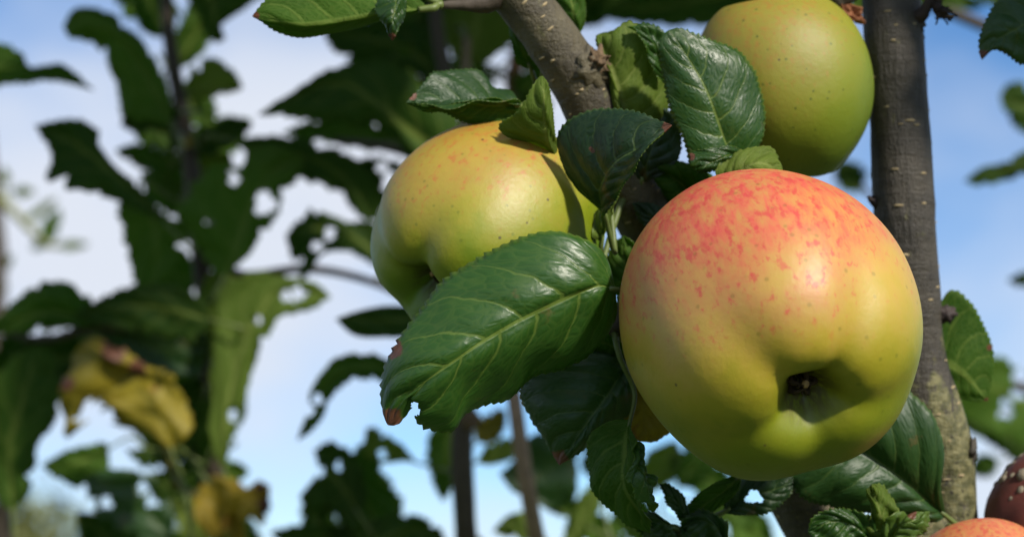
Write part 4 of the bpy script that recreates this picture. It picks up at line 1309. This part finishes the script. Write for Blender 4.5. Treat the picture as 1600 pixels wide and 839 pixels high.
NL(T3, 1.05, [(1640, 225), (1600, 252), (1560, 268), (1506, 284)], [(1610, 232), (1570, 252), (1535, 262)], [(1612, 272), (1572, 282), (1540, 292)], 'dark', 'under', **N)
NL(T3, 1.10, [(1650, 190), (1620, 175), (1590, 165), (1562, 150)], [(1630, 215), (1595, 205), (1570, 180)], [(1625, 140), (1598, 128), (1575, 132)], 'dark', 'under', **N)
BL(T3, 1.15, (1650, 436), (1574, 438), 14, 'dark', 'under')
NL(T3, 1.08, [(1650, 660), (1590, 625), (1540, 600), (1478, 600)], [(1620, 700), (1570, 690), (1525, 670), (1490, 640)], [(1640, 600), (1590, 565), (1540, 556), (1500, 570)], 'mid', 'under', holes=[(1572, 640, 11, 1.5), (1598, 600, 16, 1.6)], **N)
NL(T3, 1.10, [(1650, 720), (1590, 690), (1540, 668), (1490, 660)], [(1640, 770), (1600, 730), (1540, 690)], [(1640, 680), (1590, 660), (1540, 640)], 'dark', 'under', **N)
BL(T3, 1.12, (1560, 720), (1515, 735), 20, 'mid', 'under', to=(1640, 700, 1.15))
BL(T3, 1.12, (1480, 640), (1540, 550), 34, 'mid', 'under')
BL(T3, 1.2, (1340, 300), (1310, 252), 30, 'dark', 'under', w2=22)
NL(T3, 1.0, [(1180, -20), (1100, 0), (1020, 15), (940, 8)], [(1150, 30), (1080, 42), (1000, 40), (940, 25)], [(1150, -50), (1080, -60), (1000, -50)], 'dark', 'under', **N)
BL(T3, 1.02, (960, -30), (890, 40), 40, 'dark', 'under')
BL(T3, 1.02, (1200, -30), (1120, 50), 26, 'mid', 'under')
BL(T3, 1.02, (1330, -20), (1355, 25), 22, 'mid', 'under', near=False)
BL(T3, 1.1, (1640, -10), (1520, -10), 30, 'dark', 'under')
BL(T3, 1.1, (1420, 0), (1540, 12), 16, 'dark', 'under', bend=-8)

# ------------------------------------------------------------------ fourth tree: pale blurred sprig far left
T4 = Tree('apple tree sprig of pale green leaves, strongly blurred, beyond the upright shoots', B3(-0.62, 1.7, 0))
T4.wood('shoot', [P(-40, -100, 1.55), P(-20, 200, 1.55), P(0, 420, 1.55), P(-20, 700, 1.55), P(-30, 900, 1.6), B3(-0.62, 1.7, 1.0), B3(-0.62, 1.7, -0.05)], [.003, .004, .005, .006, .008, .018, .03], TWIGM, n=60, rough=0.1)
T4.wood('side_twig', [P(-10, 300, 1.55), P(30, 340, 1.55), P(70, 380, 1.55), P(100, 385, 1.55)], [.004, .003, .0022, .0016], plain('twig_pale_green', (0.16, 0.17, 0.06), 0.6), n=20)
for b_, t_, w_, m_ in (((66, 385), (92, 325), 15, 'mid'), ((70, 378), (50, 390), 9, 'mid'), ((90, 385), (140, 382), 8, 'light'), ((20, 300), (55, 300), 9, 'light'), ((10, 290), (5, 260), 8, 'light'), ((0, 420), (20, 400), 10, 'mid'), ((-5, 430), (10, 460), 9, 'mid'), ((40, 345), (90, 310), 8, 'light')):
    BL(T4, 1.55, b_, t_, w_, m_, 'under', nu=24, nv=4, teeth=1.0)

# ------------------------------------------------------------------ unseen foliage added out of frame to shade the shoots and the limb
us = np.linspace(0, 1, 28)
pw = np.interp(us, (0, .12, .3, .5, .7, .88, 1), (0, .62, .97, 1, .82, .42, 0))


def proto(seed, mat):
    r = np.random.default_rng(seed)
    ln, w = 0.085, 0.026
    m = np.stack([us * ln, 0 * us, -0.012 * us ** 2], 1)
    l = m + np.stack([0 * us, pw * w, pw * 0.008], 1)
    q = m + np.stack([0 * us, -pw * w, pw * 0.008], 1)
    G, u, vs = leaf_surface(m[::3], l[3:-3:3], q[3:-3:3], 36, 5, 0.0008, 16, 0.0, 0.0005, 0.0016, seed)
    return leaf_mesh(G, u, vs, [LT[mat], LU[mat]])


PROTO = [proto(k, m) for k, m in ((1, 'dark'), (2, 'mid'), (3, 'dark'))]
SM = tube_mesh(spline([(0.003, 0, 0), (-0.012, 0, 0.001), (-0.026, 0, 0.0)], 6), np.linspace(.0007, .001, 6), 6, [STALK])


def shade_canopy(tree, pts, rad, n, seed, zmin):
    r = np.random.default_rng(seed)
    o, q = tree.wood('unseen_twig', pts, rad, TWIGM, n=50)  # added out of view for the shade it casts
    for _ in range(n):
        i = r.integers(6, 50)
        p = q[i, :3]
        a = r.uniform(0, 6.28)
        d = np.array((math.cos(a), math.sin(a), r.uniform(-0.35, 0.25)))
        d /= np.linalg.norm(d)
        base = p + d * 0.026
        tipp = base + d * 0.085
        ok = True
        for f in (0, .5, 1):
            x, y, dd = to_px(base + (tipp - base) * f)
            if y > -45 and -200 < x < 1800:
                ok = False
        if not ok:
            continue
        z = np.array((0, 0, 1.0)) + r.normal(size=3) * 0.35
        yv = np.cross(z, d); yv /= np.linalg.norm(yv)
        zv = np.cross(d, yv)
        rot = Matrix((d, yv, zv)).transposed().to_euler()
        lo = link('leaf', PROTO[r.integers(3)], tree.root, base)  # extra leaf, never in view, added to block sun
        lo.rotation_euler = rot
        so = link('leaf_stalk', SM, lo, base)


q1, q2, q3 = P(250, -250, 1.0), P(690, -150, .95), P(818, -55, 1.05)
for k, (src, a, b, n) in enumerate((
        (q1, (-.30, 1.10, 2.02), (-.46, 1.02, 2.12), 26), (q1, (-.20, 1.06, 1.96), (-.05, 1.00, 2.02), 30),
        (q1, (-.30, 1.18, 2.00), (-.20, 1.30, 2.16), 26), (q2, (-.06, 1.04, 1.94), (.08, .98, 2.02), 30),
        (q2, (.02, 1.12, 1.96), (.16, 1.08, 2.06), 30), (q3, (.12, 1.14, 1.95), (.28, 1.06, 2.02), 30), (q3, (.08, 1.24, 1.98), (.22, 1.26, 2.1), 26))):
    a, b = np.array(a) - (0, .10, .03), np.array(b) - (0, .12, 0)
    shade_canopy(T2, [src, (src + a) / 2 + np.array((0, 0, .02)), a, b], [.003, .0028, .0024, .0014], n, 30 + k, 1.8)
ZMODE = 'near'
q0 = P(1388, -330, .89)  # start of the added twigs that keep sun off the upright limb
for k, (a, b, n) in enumerate((((.36, .66, 1.90), (.37, .53, 1.84), 18), ((.36, .62, 1.88), (.36, .55, 1.79), 20), ((.28, .68, 1.81), (.42, .58, 1.88), 14), ((.26, .74, 1.96), (.36, .62, 2.10), 18), ((.34, .80, 1.95), (.44, .74, 2.06), 20))):
    a, b = np.array(a), np.array(b)
    shade_canopy(T1, [q0, (q0 + a) / 2 + np.array((0, 0, .02)), a, b], [.004, .0035, .003, .0015], n, 50 + k, 1.8)
